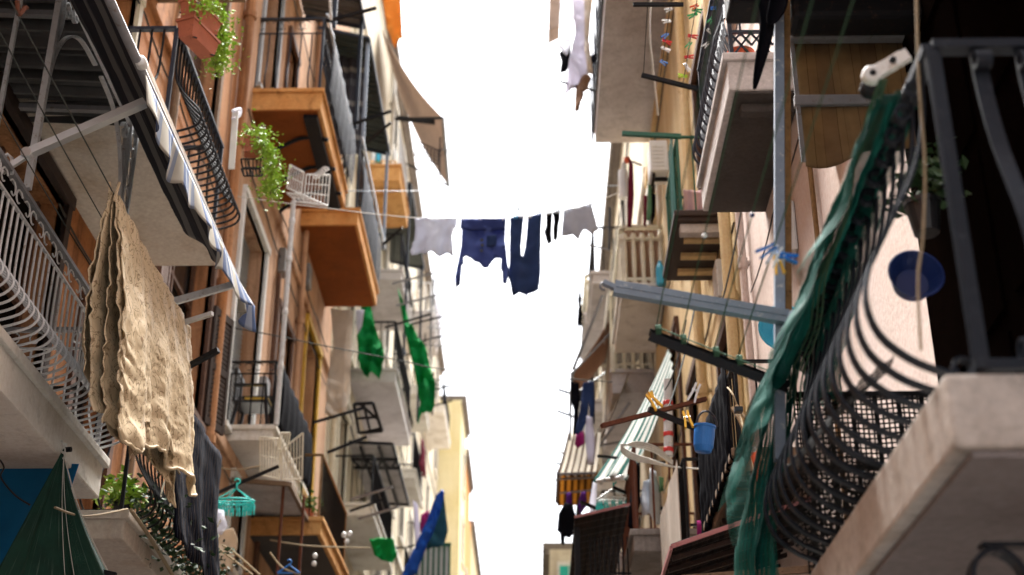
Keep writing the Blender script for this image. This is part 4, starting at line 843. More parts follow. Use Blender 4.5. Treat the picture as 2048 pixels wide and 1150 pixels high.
for k, (a, bb) in enumerate(((688, 1070), (700, 1068), (694, 1084), (630, 1112), (628, 1128))):
    m = MB().lathe(PY(a, bb, 18), [(.01, -.03), (.028, -.02), (.034, .005), (.025, .03), (.01, .04)], 12); one(m, 'plastic_float', 'white_plastic', ('round white float on the far left rail, left one of the upper pair', 'round white float on the far left rail, right one of the upper pair', 'round white float just below the pair', 'white float lower down beside the blue hanger, upper', 'white float lower down beside the blue hanger, lower')[k], 'float', 'white floats')
# ================================================================ RIGHT: the near balcony with the green net
b = balcony(RA_, -1, 3.52, 5.78, 1.25, 1.46, RX, RW, 'weathered_stone', 'nearest slab, whitish with dirty edge and underside greyed with painted shade', lip=False, soffit='grey_shade_soffit')
railing(b, -1, 3.47, 5.80, 1.47, 1.04, RX+.05, RW, 'dusk_iron', BEL2, .25, .125, .008, 'n', 'dusk_iron', 0, flat=.034, hr=.026, scroll=True, endb=.17, endflat=.046)
m = MB()
for k in range(9):
    x = RX+.08+.1*k; m.ribbon(curve([V((x, 5.74+o*.1, 1.49+f*.8)) for f, o in BEL], 3), (1, 0, 0), .02, .009)
    if k % 2: m.ribbon([V((x+.05+.045*math.cos(t)*(1-j*.05), 5.73, 1.62+.05*math.sin(t)*(1-j*.05))) for j, t in enumerate([i*.6 for i in range(13)])], (0, 1, 0), .02, .008); m.ribbon([V((x+.05-.045*math.cos(t)*(1-j*.05), 5.73, 1.80+.05*math.sin(t)*(1-j*.05))) for j, t in enumerate([i*.6 for i in range(13)])], (0, 1, 0), .02, .008)
for z in (1.49, 1.95, 2.28): m.bar((RX+.03, 5.74, z), (RW, 5.74, z), .03, .022)
link(m, 'end_panel', 'black_iron', b)
one(MB().sheet(lambda u, v: V((RX+.02+.88*u, 5.70+.01*math.sin(u*21), 1.47+.80*v)), 24, 12, .88, .80), 'mesh_panel', 'black_net', 'black plastic mesh tied inside the scrolled end of the nearest right railing', 'mesh', thick=.002)
one(MB().sheet(lambda u, v: V((RX+.13-.235*math.sin(min(1, v*2.4)*1.5708)*math.cos(max(0, v-.42)*2.7)**2+.008*math.sin(u*30), 4.45+1.28*u, 1.49+(.42+.28*u)*v)), 24, 16, 1.28, .8), 'mesh_panel', 'black_net', 'black plastic mesh along the street side of the nearest right railing', 'mesh', thick=.002)
# post, awning arm, white bracket
t = thing('veranda_post', 'slate blue square post with rusty back edge, rising from the nearest right railing', 'post', (RX+.02, 5.5, 2.3))
link(MB().bar((1.005, 5.5, 1.9), (1.235, 5.5, 4.75), .042), 'post', 'blue_iron', t); link(MB().bar((1.088, 5.5, 2.45), (1.273, 5.5, 4.75), .028, .02), 'rusty_strip', 'rusty_edge', t)
AB, AT = PY(1590, 638, 5.46), PY(1228, 576, 5.44)
t = thing('awning_support', 'slate blue awning arm with curled tip reaching out from the slate post over the alley', 'awning support', AB)
m = MB(); d = (AT-AB).normalized()
m.bar(AB+d*.03, AT, .042, .06).bar(AB+d*.04+V((0, -.022, .010)), AT-d*.01+V((0, -.022, .010)), .006, .024)
m.ribbon([AT-d*.01, AT+d*.025+V((0, 0, .012)), AT+d*.045+V((0, 0, .018))], (0, 1, 0), .03, .02); link(m, 'arm', 'blue_iron', t, False)
c = AT+d*.042+V((0, 0, .0)); m = MB().tube([c+V((.018*math.cos(a), 0, .018*math.sin(a))) for a in [.9+.5*k for k in range(9)]], .006, 6); link(m, 'curled_hook', 'grey_iron', t)
m = MB().lathe(AB-V((0, .035, 0)), [(.02, 0), (.034, .006), (.036, .05), (.03, .07)], 18, (0, 1, 0)).bar(AB, PY(1625, 612, 5.5), .03, .05).bar(AB+V((0, .01, -.01)), AB+V((.01, .01, -.10)), .02, .03); link(m, 'pivot', 'blue_iron', t, False)
t = thing('awning_bracket', 'white iron awning bracket with a round eye above the green net', 'bracket', PY(1745, 155, 4.1))
c = PY(1743, 152, 4.1); e = PY(1806, 114, 4.06)
m = MB().lathe(c-V((0, .02, 0)), [(.028, 0), (.034, .006), (.034, .03), (.026, .036)], 22, (0, 1, 0)).bar(c, e, .022, .05).bar(c+V((.01, 0, .012)), e+V((.02, 0, .01)), .024, .045); link(m, 'bracket', 'white_paint', t)
m = MB().lathe(c-V((0, .028, 0)), [(.009, 0), (.011, .003), (.011, .012)], 12, (0, 1, 0)); c2 = c.lerp(e, .62); m.lathe(c2-V((0, .034, 0)), [(.010, 0), (.012, .003), (.012, .012)], 12, (0, 1, 0)); link(m, 'bolt', 'black_iron', t)
m = MB().lathe(c+V((.005, .03, -.02)), [(.03, 0), (.038, .006), (.038, .03)], 18, (0, 1, 0)); link(m, 'pivot', 'black_iron', t)
# green net gathered along the railing
def gn(k):
    ph = k*1.7
    def fn(u, v):
        uu = u; y = 3.80+2.04*uu; w0 = (v-.38)/.62 if v > .38 else (.38-v)/.38
        dr = (.06+.22*uu+.66*max(0, uu-.62)**1.15*2.2) if v > .38 else (.05+.30*uu)
        z = 2.535-.01*math.sin(uu*19)-dr*w0*(1+.10*math.sin(uu*23+ph)); bz = min(1, max(0, (2.50-z)/.76)); bel = .25*math.sin(1.5708*bz)**1.3
        out = -.12+(.055+.03*w0+bel+.06*max(0, uu-.6)*w0 if v > .38 else .05-.055*min(1, w0*3)-.05*w0*uu)+.05*k
        w = .026*math.sin(v*(17+3*k)+uu*5+ph+1.5*fb(uu*2, v*2, ph))*(.35+uu)+.012*fb(uu*9, v*7, ph)
        return V((RX-out-w*(.4+.6*w0), y+.05*v*uu+.10*max(0, uu-.75)*v+.02*math.sin(v*13+ph), z))
    return MB().sheet(fn, 90, 60, 2.6, 1.0)
t = thing('shade_net', 'long sea green net gathered over the nearest right railing and trailing down at its end', 'net', (RX-.1, 4.8, 1.4))
link(gn(0), 'outer_fold', 'green_net', t, True); link(gn(1), 'inner_fold', 'green_net_dense', t, True)
def gl(u, v): y = 3.9+1.95*u; dr = (.30+.65*u)*(1+.08*math.sin(u*17)); return V((RX+.0-.27*math.sin(1.5708*min(1, v*dr/.74))**1.3-.03*math.sin(u*26+v*4)*v-.02*fb(u*6, v*5), y+.05*math.sin(v*6)*v, 2.50-dr*v))
link(MB().sheet(gl, 90, 40, 2.0, .8), 'loose_layer', 'green_net_loose', t, True)
def tail(u, v):
    z = 2.5-1.6*v; w = .10+.12*v; x = RX+.08-w*(1-u)-.17*min(1, v*1.8); return V((x+.02*math.sin(u*17+v*3)+.01*fb(u*6, v*8), 5.72+.05*math.sin(u*14)+.25*v*(1-u), z+.02*math.sin(u*9)))
link(MB().sheet(tail, 40, 60, .3, 1.4), 'trailing_end', 'green_net_dense', t, True)
m = MB()
for k in range(5): m.tube([gn(0).v[(90-0)*61*0+0]]*0 or [V((RX+.0-.012*math.sin(j*.9+k), 3.7+2.1*j/24, 2.52-(.05+.05*k)*(j/24)*(1+j/24))) for j in range(25)], .004, 4)
link(m, 'gathering_cord', 'rope_green', t)
one(MB().tube(curve([PY(1832, -30, 3.55), PY(1836, 120, 3.58), PY(1842, 220, 3.6), PY(1850, 330, 3.62), PY(1846, 470, 3.64), PY(1836, 560, 3.64), PY(1842, 700, 3.66)], 6), .0045, 6), 'rope', 'rope_tan', 'tan rope dangling in front of the nearest blue grey railing', 'rope')
# pots on the near balcony
c = PY(1832, 548, 4.7); m = MB().lathe(c, [(.045, .085), (.07, .08), (.088, .03), (.098, 0), (.104, -.004), (.098, -.006), (.085, .02), (.06, .06)], 26, (.0, 1, -.12))
one(m, 'basin', 'navy_plastic', 'dark blue basin tilted behind the nearest right railing', 'basin', smooth=False)
c = PY(1566, 655, 7.2); m = MB().lathe(c, [(.07, .09), (.1, .085), (.125, .02), (.13, 0), (.137, -.004), (.13, -.008), (.11, .03), (.06, .07)], 26, (.1, 1, .05)); one(m, 'basin', 'sky_plastic', 'light blue basin partly hidden by the slate post', 'basin')
rn = random.Random(9); t = thing('potted_plant', 'leafy plant behind the bars of the nearest right railing', 'plant', PY(1835, 420, 4.9)); m = MB(); leaves(m, [PY(1800, 400, 5), PY(1850, 370, 4.9), PY(1890, 350, 4.8), PY(1850, 330, 4.9)], 240, .05, .028, rn); link(m, 'foliage', 'leaf_dark', t); link(MB().lathe(PY(1850, 440, 4.9)-V((0, 0, .06)), [(.05, 0), (.07, .12), (.075, .12), (.075, .14)], 14), 'pot', 'black_plastic', t)
m = MB(); c = PY(1992, 1165, 4.0); m.ribbon([c+V((.085*math.cos(a), 0, .10*math.sin(a)+.0))*(1-.015*k) for k, a in enumerate([-.6+.3*j for j in range(20)])], (0, 1, 0), .06, .014); m.bar(c+V((-.03, 0, .105)), c+V((.4, 0, .105)), .05, .014); m.bar(c+V((.12, 0, .105)), c+V((.12, 0, -.6)), .03); one(m, 'scroll_bracket', 'dusk_iron', 'curled dark iron bracket under the nearest right slab', 'bracket')
# drying bar with four lines
D0, D1 = PY(1299, 664, 5.5), PY(1575, 768, 5.5)
t = thing('drying_bar', 'black angle bar wound with green string, holding four drying lines over the alley', 'drying bar', D1)
m = MB().bar(D0, D1, .05, .012).bar(D0+V((0, -.02, -.024)), D1+V((0, -.02, -.024)), .010, .05); link(m, 'bar', 'black_iron', t)
LN = []
m = MB()
for px, py in ((1312, 657), (1362, 676), (1427, 701), (1474, 718)):
    p = PY(px, py, 5.5); LN.append(p)
    for k in range(4): m.tube([p+V((.006*k, .03*math.cos(a), -.02+.036*math.sin(a))) for a in [6.283*j/8 for j in range(8)]], .0028, 4, True)
m.tube([D0+V((.02, -.03, .014)), D0.lerp(D1, .5)+V((0, -.03, .014)), D1+V((0, -.03, .014))], .003, 4); link(m, 'string_wrap', 'rope_green', t)
for k, p in enumerate(LN):
    line(('first green drying line from the black angle bar, at its free end', 'second green drying line, with a small white and red bead', 'third green drying line, with a small blue bead', 'fourth green drying line, crowded with blue and yellow pegs')[k], sag(p, V((p.x, 1.2, p.z+.02)), .01), .0026, 'rope_green', 'four drying lines of the nearest right balcony')
def on_line(p, py):
    lo, hi = 1.0, 60.
    f = lambda y: (lambda q: 575-FP*(-(-p.x*math.sin(PS)+y*math.cos(PS))*math.sin(TH)+p.z*math.cos(TH))/((-p.x*math.sin(PS)+y*math.cos(PS))*math.cos(TH)+p.z*math.sin(TH)))(0)
    for _ in range(50):
        md = (lo+hi)/2
        if f(md) < py: lo = md
        else: hi = md
    return V((p.x, lo, p.z))
for k, (i, py, mt, l) in enumerate(((1, 470, 'white_plastic', 'white and red bead on the second green drying line'), (2, 428, 'navy_plastic', 'blue bead on the third green drying line'))):
    one(MB().lathe(on_line(LN[i], py)-V((0, .008, .003)), [(.002, 0), (.009, .005), (.010, .01), (.002, .016)], 10, (0, 1, 0)), 'bead', mt, l, 'bead')
# ---- clothespins
def make_pin(mat, label, loc, rot, scale=1., group='plastic clothespins on the drying lines'):
    t = thing('clothespin', label, 'clothespin', loc, group); s = scale
    for sg in (-1, 1):
        m = MB().add([(sg*.004*s, -.006*s, .022*s), (sg*.011*s, -.006*s, .020*s), (sg*.010*s, -.006*s, -.005*s), (sg*.016*s, -.006*s, -.045*s), (sg*.009*s, -.006*s, -.046*s), (sg*.003*s, -.006*s, -.004*s),
                   (sg*.004*s, .006*s, .022*s), (sg*.011*s, .006*s, .020*s), (sg*.010*s, .006*s, -.005*s), (sg*.016*s, .006*s, -.045*s), (sg*.009*s, .006*s, -.046*s), (sg*.003*s, .006*s, -.004*s)],
                  [(0, 1, 2, 5), (5, 2, 3, 4), (6, 11, 8, 7), (11, 10, 9, 8), (0, 6, 7, 1), (1, 7, 8, 2), (2, 8, 9, 3), (3, 9, 10, 4), (4, 10, 11, 5), (5, 11, 6, 0)])
        m.v = [p+V(loc) for p in m.v]; link(m, 'jaw', mat, t)
    m = MB().tube([V(loc)+V((-.012*s, 0, -.004*s)), V(loc)+V((.012*s, 0, -.004*s))], .0045*s, 6); link(m, 'spring', 'alu', t); t.rotation_euler = rot
    return t
p4 = LN[3]
for py, px, mt, l, rot in ((497, 1540, 'blue_plastic', 'blue clothespin at the top of the cluster beside the slate post', (0, 1.0, .2)), (512, 1566, 'blue_plastic', 'blue clothespin poking right across the slate post', (0, -1.4, .2)), (505, 1553, 'white_plastic', 'white clothespin behind the yellow one by the slate post', (.3, .5, .1)), (520, 1555, 'yellow_plastic', 'yellow clothespin hanging lowest in the cluster by the slate post', (.1, -.12, 0))):
    make_pin(mt, l, PY(px, py, on_line(p4, py).y-.02), rot, 1.2)
# ---- roller blind, rolled awning above
t = thing('roller_blind', 'worn mustard striped roller blind with two grey bars and a wavy hem', 'blind', (1.7, 6.1, 4))
yb = 6.1; hz = PY(1600, 68, yb).z; x0 = PY(1576, 68, yb).x
link(MB().bbox((x0, yb-.06, PY(1600, 88, yb).z), (RW-.02, yb+.06, PY(1600, 50, yb).z), .015).bar((x0, yb-.07, PY(1600, 84, yb).z), (RW-.02, yb-.07, PY(1600, 84, yb).z), .012, .02), 'housing', 'grey_iron', t)
xa, xb = PY(1592, 130, yb).x, RW-.03
def blind(z0, z1, hem):
    def fn(u, v):
        zz = z0+(z1-z0)*v
        if hem: zz = z0+(z1+.115*(1/(1+math.exp(-(u-.42)*12)))-.025*math.sin(u*3)-z0)*v
        return V((xa+(xb-xa)*u+.004*math.sin(u*9), yb+.018*math.sin(u*7+v*2)*v+.02*hem*v*math.sin(u*11), zz))
    return MB().sheet(fn, 40, 16, .5, .5)
link(blind(PY(1600, 86, yb).z, PY(1600, 200, yb).z, 0), 'upper_fabric', 'blind_fabric', t, True, .003)
link(MB().bbox((xa-.03, yb-.025, PY(1600, 214, yb).z), (RW-.02, yb+.02, PY(1600, 194, yb).z), .008), 'middle_bar', 'grey_iron', t)
link(blind(PY(1600, 213, yb).z, PY(1600, 330, yb).z, 1), 'lower_fabric', 'blind_fabric', t, True, .003)
link(MB().bar((xa-.012, yb-.012, PY(1600, 88, yb).z), (xa-.016, yb-.012, PY(1600, 326, yb).z), .022, .012), 'side_band', 'grey_iron', t)
t = thing('rolled_awning', 'dark rolled awning case along the top right edge', 'awning', (1.4, 5.6, 4.4))
a, e = PY(1456, 26, 5.8), PY(1575, 26, 5.8)
link(MB().bbox((a.x, 5.7, a.z), (e.x, 5.9, a.z+.16), .02).bbox((e.x+.01, 5.72, PY(1575, 52, 5.8).z), (RW-.02, 5.9, PY(1575, 52, 5.8).z+.15), .03), 'case', 'black_iron', t)
m = MB()
for k in range(9): m.box((a.x+.01+(e.x-a.x-.02)*k/9, 5.694, a.z+.01), (a.x+.018+(e.x-a.x-.02)*k/9, 5.702, a.z+.15))
link(m, 'ribs', 'grey_iron', t)
def strapf(pts, w, y):
    cpt = curve([PY(a_, b_, y) for a_, b_ in pts], 6); m = MB(); n = len(cpt)-1
    def fn(u, v): i = min(n, int(round(u*n))); q = cpt[i]; k = max(.05, math.sin(min(1, .25+u*.75)*3.1416))**.6; return q+V(((v-.5)*w*k, .02*math.sin(v*3.14)-.02*u, .01*math.sin(v*3.1)))
    return m.sheet(fn, n, 8)
one(strapf([(1522, -20), (1534, 40), (1530, 80), (1519, 130), (1508, 182)], .062, 5.4), 'awning_flap', 'black_cloth', 'narrow dark leather like flap curling down beside the slate post, longer one', 'flap', 'dark flaps under the rolled awning', smooth=True, thick=.006)
one(strapf([(1560, -20), (1556, 10), (1548, 35), (1540, 55)], .085, 5.38), 'awning_flap', 'black_cloth', 'short dark rounded flap at the top of the slate post', 'flap', 'dark flaps under the rolled awning', smooth=True, thick=.006)
t = thing('veranda_roof', 'dark sheet roof over the nearest right balcony', 'canopy', (1.6, 4.4, 4.8)); link(MB().sheet(lambda u, v: V((RX+.0+.9*v, 3.0+2.7*u, 4.78+.015*math.sin(u*90)+.05*v)), 90, 3), 'roof_sheet', 'dark_corrugated', t, thick=.01); link(MB().bar((RX+.02, 3, 4.74), (RX+.02, 5.7, 4.74), .05).bar((RX, 3.2, 4.75), (RW, 3.2, 4.78), .04).bar((RX, 4.6, 4.75), (RW, 4.6, 4.78), .04), 'beam', 'black_iron', t)
# ================================================================ RIGHT: second near balcony with lattice railing and pegs
BX, BY0, BY1, BZ = 1.47, 8.78, 10.62, 5.9
b = balcony(RA_, -1, BY0, BY1, BZ, BZ+.3, BX, RW, 'concrete', 'stained slab with underside painted shade-dark and lattice railing', soffit='dark_shade_soffit')
link(MB().bbox((BX+.10, BY0+.14, BZ-.1), (RW-.02, BY0+.24, BZ-.022), .02), 'moulding', 'dark_shade_soffit', b)  # moulding takes the same painted shade as the underside
railing(b, -1, BY0, BY1, BZ+.31, 1.1, BX, RW, 'navy_iron', BELS, .12, .12, .011, 'f', 'navy_iron', .0, hr=.022)
m = MB(); yN = BY0+.06; n_ = 3; w_ = (RW-BX-.06)/n_; zb = BZ+.33
for i in range(n_):
    xl = BX+.05+w_*i
    m.bar((xl+w_*.5, yN, zb+.2), (xl+w_*.5, yN, zb+1.0), .016)
    for p, q in (((0, 0), (.5, .11)), ((.5, .11), (1, 0)), ((0, .22), (.5, .11)), ((.5, .11), (1, .22)), ((0, .11), (.5, .22)), ((.5, .22), (1, .11))): m.bar((xl+w_*p[0], yN, zb+p[1]), (xl+w_*q[0], yN, zb+q[1]), .014)
for z in (zb, zb+.23, zb+1.05): m.bar((BX+.05, yN, z), (RW, yN, z), .024)
m.bar((BX+.05, yN, zb), (BX+.05, yN, zb+1.08), .03); link(m, 'end_panel', 'navy_iron', b)
m = MB()
for k in range(23):
    y = BY0+.08+k*.075
    for j in range(6): z = zb+.05+.16*j; m.bar((BX+.05-.03*math.sin(j*.9), y, z), (BX+.05-.03*math.sin(j*.9+.9), y+.075, z+.16), .016)
link(m, 'lattice_panel', 'navy_iron', b)
c = PY(1484, 150, 9.0); one(MB().lathe(c, [(.066, 0), (.072, .005), (.105, .165), (.112, .168), (.112, .192), (.105, .195), (.09, .14)], 24), 'bucket', 'orange_plastic', 'orange bucket standing behind the lattice railing', 'bucket')
YB = 10.6
Q = [PY(1320, 158, YB), PY(1366, 168, YB), PY(1398, 177, YB)]
stick('washing_pole', 'slender black arm under the coloured pegs, held by the lattice balcony', 'washing pole', PY(1283, 150, YB), PY(1412, 182, YB), .035, 'black_iron', 'washing poles on the right balconies')
stick('washing_pole', 'short black arm at the very top, holding the far ends of the peg lines', 'washing pole', PY(1266, 9, 8.8), PY(1367, 9, 8.8), .026, 'black_iron', 'washing poles on the right balconies')
for k, p in enumerate(Q): line(('peg line over the alley, the one nearest the sky', 'peg line over the alley, between the two others', 'peg line over the alley, nearest the ochre drainpipe')[k], sag(p, V((p.x, 6.8, p.z)), .01), .0035, 'rope_dark', 'peg lines of the lattice balcony')
one(MB().tube([PY(1296, 0, 9.2), PY(1287, 148, YB)], .004, 4), 'clothesline', 'rope_dark', 'dark thin cord from the top to the tip of the slender black arm', 'clothesline')
one(MB().tube(curve([PY(1303, -20, 9.5), PY(1299, 60, 10), PY(1306, 140, 10.8), PY(1316, 230, 12)], 6), .011, 6), 'cable', 'rope_white', 'pale cable hanging against the big beige slab', 'cable')
pins = [(0, 18, 'alu', 'grey clothespin topmost on the peg line nearest the sky'), (0, 42, 'white_plastic', 'white clothespin just below the grey one'), (0, 70, 'blue_plastic', 'blue clothespin directly above the red one on the sky side line'), (0, 82, 'red_plastic', 'red clothespin below a blue one on the sky side line'), (0, 97, 'white_plastic', 'white clothespin directly below the red one on the sky side line'), (0, 124, 'blue_plastic', 'blue clothespin lowest on the sky side line'),
 (1, 12, 'orange_plastic', 'orange clothespin topmost on the middle line'), (1, 20, 'green_plastic', 'green clothespin touching the orange one'), (1, 29, 'green_plastic', 'green clothespin second below the orange one'), (1, 72, 'red_plastic', 'upright red clothespin in the middle of the middle line'), (1, 88, 'green_plastic', 'green clothespin right below the upright red one'), (1, 114, 'red_plastic', 'red clothespin lying flat on the middle line'), (1, 131, 'white_plastic', 'white clothespin low on the middle line'), (1, 152, 'lime_plastic', 'lime and yellow clothespin at the lower end of the middle line'),
 (2, 16, 'blue_plastic', 'blue clothespin topmost on the line nearest the drainpipe'), (2, 38, 'green_plastic', 'green clothespin on the line nearest the drainpipe'), (2, 62, 'white_plastic', 'white clothespin high of the two above the arm, nearest the drainpipe'), (2, 88, 'white_plastic', 'white clothespin lowest on the line nearest the drainpipe')]
rn = random.Random(11); protos = {}
for i, py, mt, l in pins:
    p = on_line(Q[i], py); rot = (rn.uniform(-.3, .3), rn.choice((-1, 1))*rn.uniform(.5, 1.6), rn.uniform(-.4, .4))
    if mt not in protos: protos[mt] = make_pin(mt, l, p, rot, 1.25)
    else: dup(protos[mt], p, rot, l)
# ================================================================ RIGHT: large beige balcony, laundry above the sky
b = balcony(RB_, -1, 15.0, 20.4, 12.66, 12.92, RX, RW-.0, 'concrete', 'large beige slab seen from below'); railing(b, -1, 15.0, 20.4, 12.93, 1, RX, RW, 'navy_iron', STR, 0, .2, .013, 'nf', None, 0, hr=.03, inset=.02)
m = MB()
for k in range(8): y = 15.1+.74*k; m.bar((RX-.05, y, 12.6), (RX-.05, y, 13.9), .03)
m.bar((RX-.05, 15, 12.62), (RX-.05, 20.42, 12.62), .03).bar((RX-.05, 15, 12.93), (RX-.05, 20.42, 12.93), .03); link(m, 'side_rail', 'navy_iron', b)
z1 = lambda l: [(1060+a/3, b_/3) for a, b_ in l]
L1 = 'laundry hanging above the street at the top, beside the beige slab'
gm('laundry_sheet', 'long white garment at the top edge, second from the sky side', 'laundry', z1([(180, -40), (262, -40), (285, 95), (252, 150), (246, 280), (222, 312), (175, 300), (186, 200)]), 17.6, 'white_cloth', .04, 21, L1, .1)
gm('laundry_shirt', 'lilac white shirt, longest and widest piece at the top beside the slab', 'laundry', z1([(255, -40), (330, -40), (338, 200), (352, 440), (312, 470), (300, 512), (208, 548), (240, 350), (272, 200)]), 17.3, 'lilac_cloth', .05, 22, L1, .1)
gm('laundry_shirt', 'pale grey narrow garment next to the slab edge at the top', 'laundry', z1([(325, -40), (380, -40), (365, 90), (352, 250), (376, 440), (345, 452), (328, 300)]), 17.0, 'tan_cloth', .04, 23, L1, .1)
gm('laundry_socks', 'dark cloth peeking out below the white garment at the top', 'laundry', z1([(175, 315), (245, 270), (242, 380), (216, 440), (180, 442), (190, 370)]), 17.8, 'black_cloth', .03, 24, L1, .08)
gm('laundry_scarf', 'dark narrow strip hanging lowest beside the slab at the top', 'laundry', z1([(312, 455), (362, 450), (350, 520), (322, 560), (318, 600), (292, 662), (270, 650), (276, 530)]), 17.2, 'brown_awning', .04, 25, L1, .08)
gm('laundry_glove', 'small black cloth against the slab edge at the top', 'laundry', z1([(352, 335), (402, 318), (398, 375), (360, 386)]), 17.4, 'black_cloth', .02, 26, L1, .08)
one(MB().quadprism([PY(1100, -30, 18.5), PY(1122, -30, 18.5), PY(1119, 50, 18.5), PY(1097, 60, 18.5)], (0, .5, .1)), 'awning_edge', 'taupe_awning', 'khaki awning edge at the top behind the white laundry', 'awning')
stick('washing_pole', 'thin dark arm below the laundry at the top, left of the beige slab', 'washing pole', PY(1120, 163, 17.4), PY(1192, 182, 17.2), .025, 'black_iron', 'washing poles on the right balconies')
# ================================================================ RIGHT: balcony with green railing
b = balcony(RB_, -1, 12.72, 14.1, 6.96, 7.06, 1.5, RW, 'dark_wood', 'black timber slab with ochre joists'); railing(b, -1, 12.72, 14.1, 7.07, .92, 1.5, RW, 'green_iron', STR, 0, .15, .009, 'nf', 'green_iron', 0, hr=.018)
m = MB().bbox((1.53, 12.78, 6.86), (RW-.01, 12.90, 6.962), .01)
link(m, 'edge_beam', 'concrete', b)
for y in (13.05, 13.42, 13.79): link(MB().box((1.60, y, 6.92), (RW-.02, y+.1, 6.9605)), 'joist', 'ochre_wall', b)
stick('washing_pole', 'dark green arm reaching over the alley from the green railing', 'washing pole', PY(1244, 267, 12.75), PY(1362, 273, 12.75), .045, 'green_iron', 'washing poles on the right balconies')
screen_ = MB().sheet(lambda u, v: V((1.5+.01*math.sin(u*20), 12.78+.45*u, 7.1+.95*v)), 12, 6, .6, .9); one(screen_, 'shade_net', 'green_net_dense', 'narrow strip of green netting on the corner of the green railing', 'net')
m = MB(); hang(m, PY(1366, 378, 12.9), PY(1424, 378, 12.9), .30, .03, 3, seed=5, nu=20, nv=10); one(m, 'towel', 'pink_cloth', 'pink towel bunched on the balcony with green railing', 'towel', smooth=True, thick=.006)
# AC, heater and small laundry
t = thing('air_conditioner', 'off white air conditioner outdoor unit under the beige slab', 'air conditioner', (1.8, 16.9, 10))
a, e = PY(1298, 280, 16.6), PY(1338, 340, 16.6); link(MB().bbox((a.x, 16.6, e.z), (e.x, 17.0, a.z), .02), 'body', 'white_plastic', t)
m = MB()
for k in range(6): z = e.z+.06+.06*k; m.box((a.x+.03, 16.59, z), (e.x-.06, 16.602, z+.02))
link(m, 'grille', 'white_paint', t); link(MB().bar((a.x+.05, 16.8, e.z-.03), (RW, 16.8, e.z-.03), .04).bar((a.x+.05, 16.66, e.z-.03), (a.x+.05, 16.95, e.z-.03), .04), 'bracket', 'black_iron', t)
t = thing('water_heater', 'white cylindrical water heater at the sky edge above the balustrade', 'water heater', PY(1248, 396, 19)); c = PY(1248, 398, 19.1)
link(MB().lathe(c, [(.05, 0), (.07, .01), (.078, .04), (.078, .46), (.07, .5), (.03, .52)], 18), 'tank', 'white_plastic', t); link(MB().tube(curve([c+V((0, 0, .5)), c+V((0, 0, .62)), c+V((.1, 0, .68)), c+V((.3, .1, .66))], 5), .02, 6), 'flue_pipe', 'white_paint', t)
one(MB().lathe(c+V((.07, -.05, .62)), [(.03, 0), (.05, .02), (.05, .08), (.02, .1)], 10), 'lamp', 'orange_plastic', 'small orange cap beside the water heater pipe', 'cap')
L2 = 'washing in front of the upper cream balustrade'
for l, o, mt, sd, nm in (('narrow maroon towel beside the water heater', [(1258, 315), (1266, 330), (1268, 390), (1266, 420), (1263, 452), (1255, 453), (1255, 400)], 'maroon_cloth', 31, 'towel'), ('sage green towel between the air conditioner and the maroon one', [(1297, 335), (1303, 335), (1303, 420), (1299, 442), (1293, 438), (1295, 380)], 'sage_cloth', 32, 'towel'), ('cream towel next to the green railing corner', [(1313, 355), (1323, 365), (1326, 420), (1322, 455), (1314, 445), (1316, 400)], 'cream_cloth', 33, 'towel'), ('black sock like cloth between the sage and cream towels', [(1304, 385), (1312, 388), (1310, 432), (1303, 448)], 'black_cloth', 34, 'cloth'), ('small brick red rag behind the sage towel', [(1287, 392), (1294, 392), (1292, 455), (1286, 450)], 'maroon_cloth', 35, 'cloth')):
    gm(nm, l, 'towel', o, 18.6, mt, .02, sd, L2, .07)
def balustrade(par, xf, xw, y0, y1, z0, h, mat, sp=.135, near=True):
    segs = [('front_panel', V((xf, y0, z0)), V((xf, y1, z0)))]+([('end_panel', V((xw, y0, z0)), V((xf, y0, z0)))] if near else [])
    for nm, a, bb in segs:
        m = MB(); n = max(2, int((bb-a).length/sp))
        for i in range(n+1): m.lathe(a.lerp(bb, (i+.3)/(n+.6)), [(.028, 0), (.045, .03), (.045, .07), (.026, .1), (.034, h*.4), (.036, h*.55), (.026, h*.72), (.042, h*.78), (.042, h*.84), (.03, h*.87)], 8)
        m.bar(a+V((0, 0, .10)), bb+V((0, 0, .10)), .06, .035); m.bar(a+V((0, 0, h*.78)), bb+V((0, 0, h*.78)), .06, .035); m.bar(a+V((0, 0, h-.02)), bb+V((0, 0, h-.02)), .08, .05); link(m, nm, mat, par)
b = balcony(RB_, -1, 18.95, 21.0, 9.08, 9.3, 1.34, RW, 'white_stone', 'small slab with cream balusters below the water heater'); balustrade(b, 1.38, RW, 19.0, 20.95, 9.31, 1.0, 'cream_paint')
one(MB().sheet(lambda u, v: V((1.45+.54*u, 19.35+.03*math.sin(u*25), 9.34+1.1*v)), 20, 6), 'balcony_screen', 'brown_awning', 'dim brown cloth tied behind the upper cream balusters', 'screen', thick=.006)
b = balcony(RC_, -1, 21.4, 24.2, 8.55, 8.95, 1.31, RW, 'concrete', 'lower slab with short cream balusters and a dark blind above'); balustrade(b, 1.34, RW, 21.45, 24.15, 8.96, .62, 'cream_paint')
one(MB().lathe(PY(1320, 540, 18.8)-V((0, 0, .25)), [(.06, 0), (.065, .02), (.065, .28), (.03, .36), (.02, .4)], 12), 'water_bottle', 'sky_plastic', 'pale blue water jug against the upper cream balustrade', 'bottle')
one(MB().sheet(lambda u, v: V((1.36+.64*u, 21.3+.02*math.sin(v*9), 10.25-.68*v)), 12, 14), 'roller_blind', 'dark_awning', 'dark brown blind hanging above the lower cream balustrade', 'blind', thick=.01)
t = canopy('dark flat canopy above the lower cream balustrade', 21.3, 24.3, 10.3, 1.3, RW, 'concrete_dark', [(21.35, 8.9), (24.2, 8.9)], 0, .05, 2, 'cream_paint', rim=True)
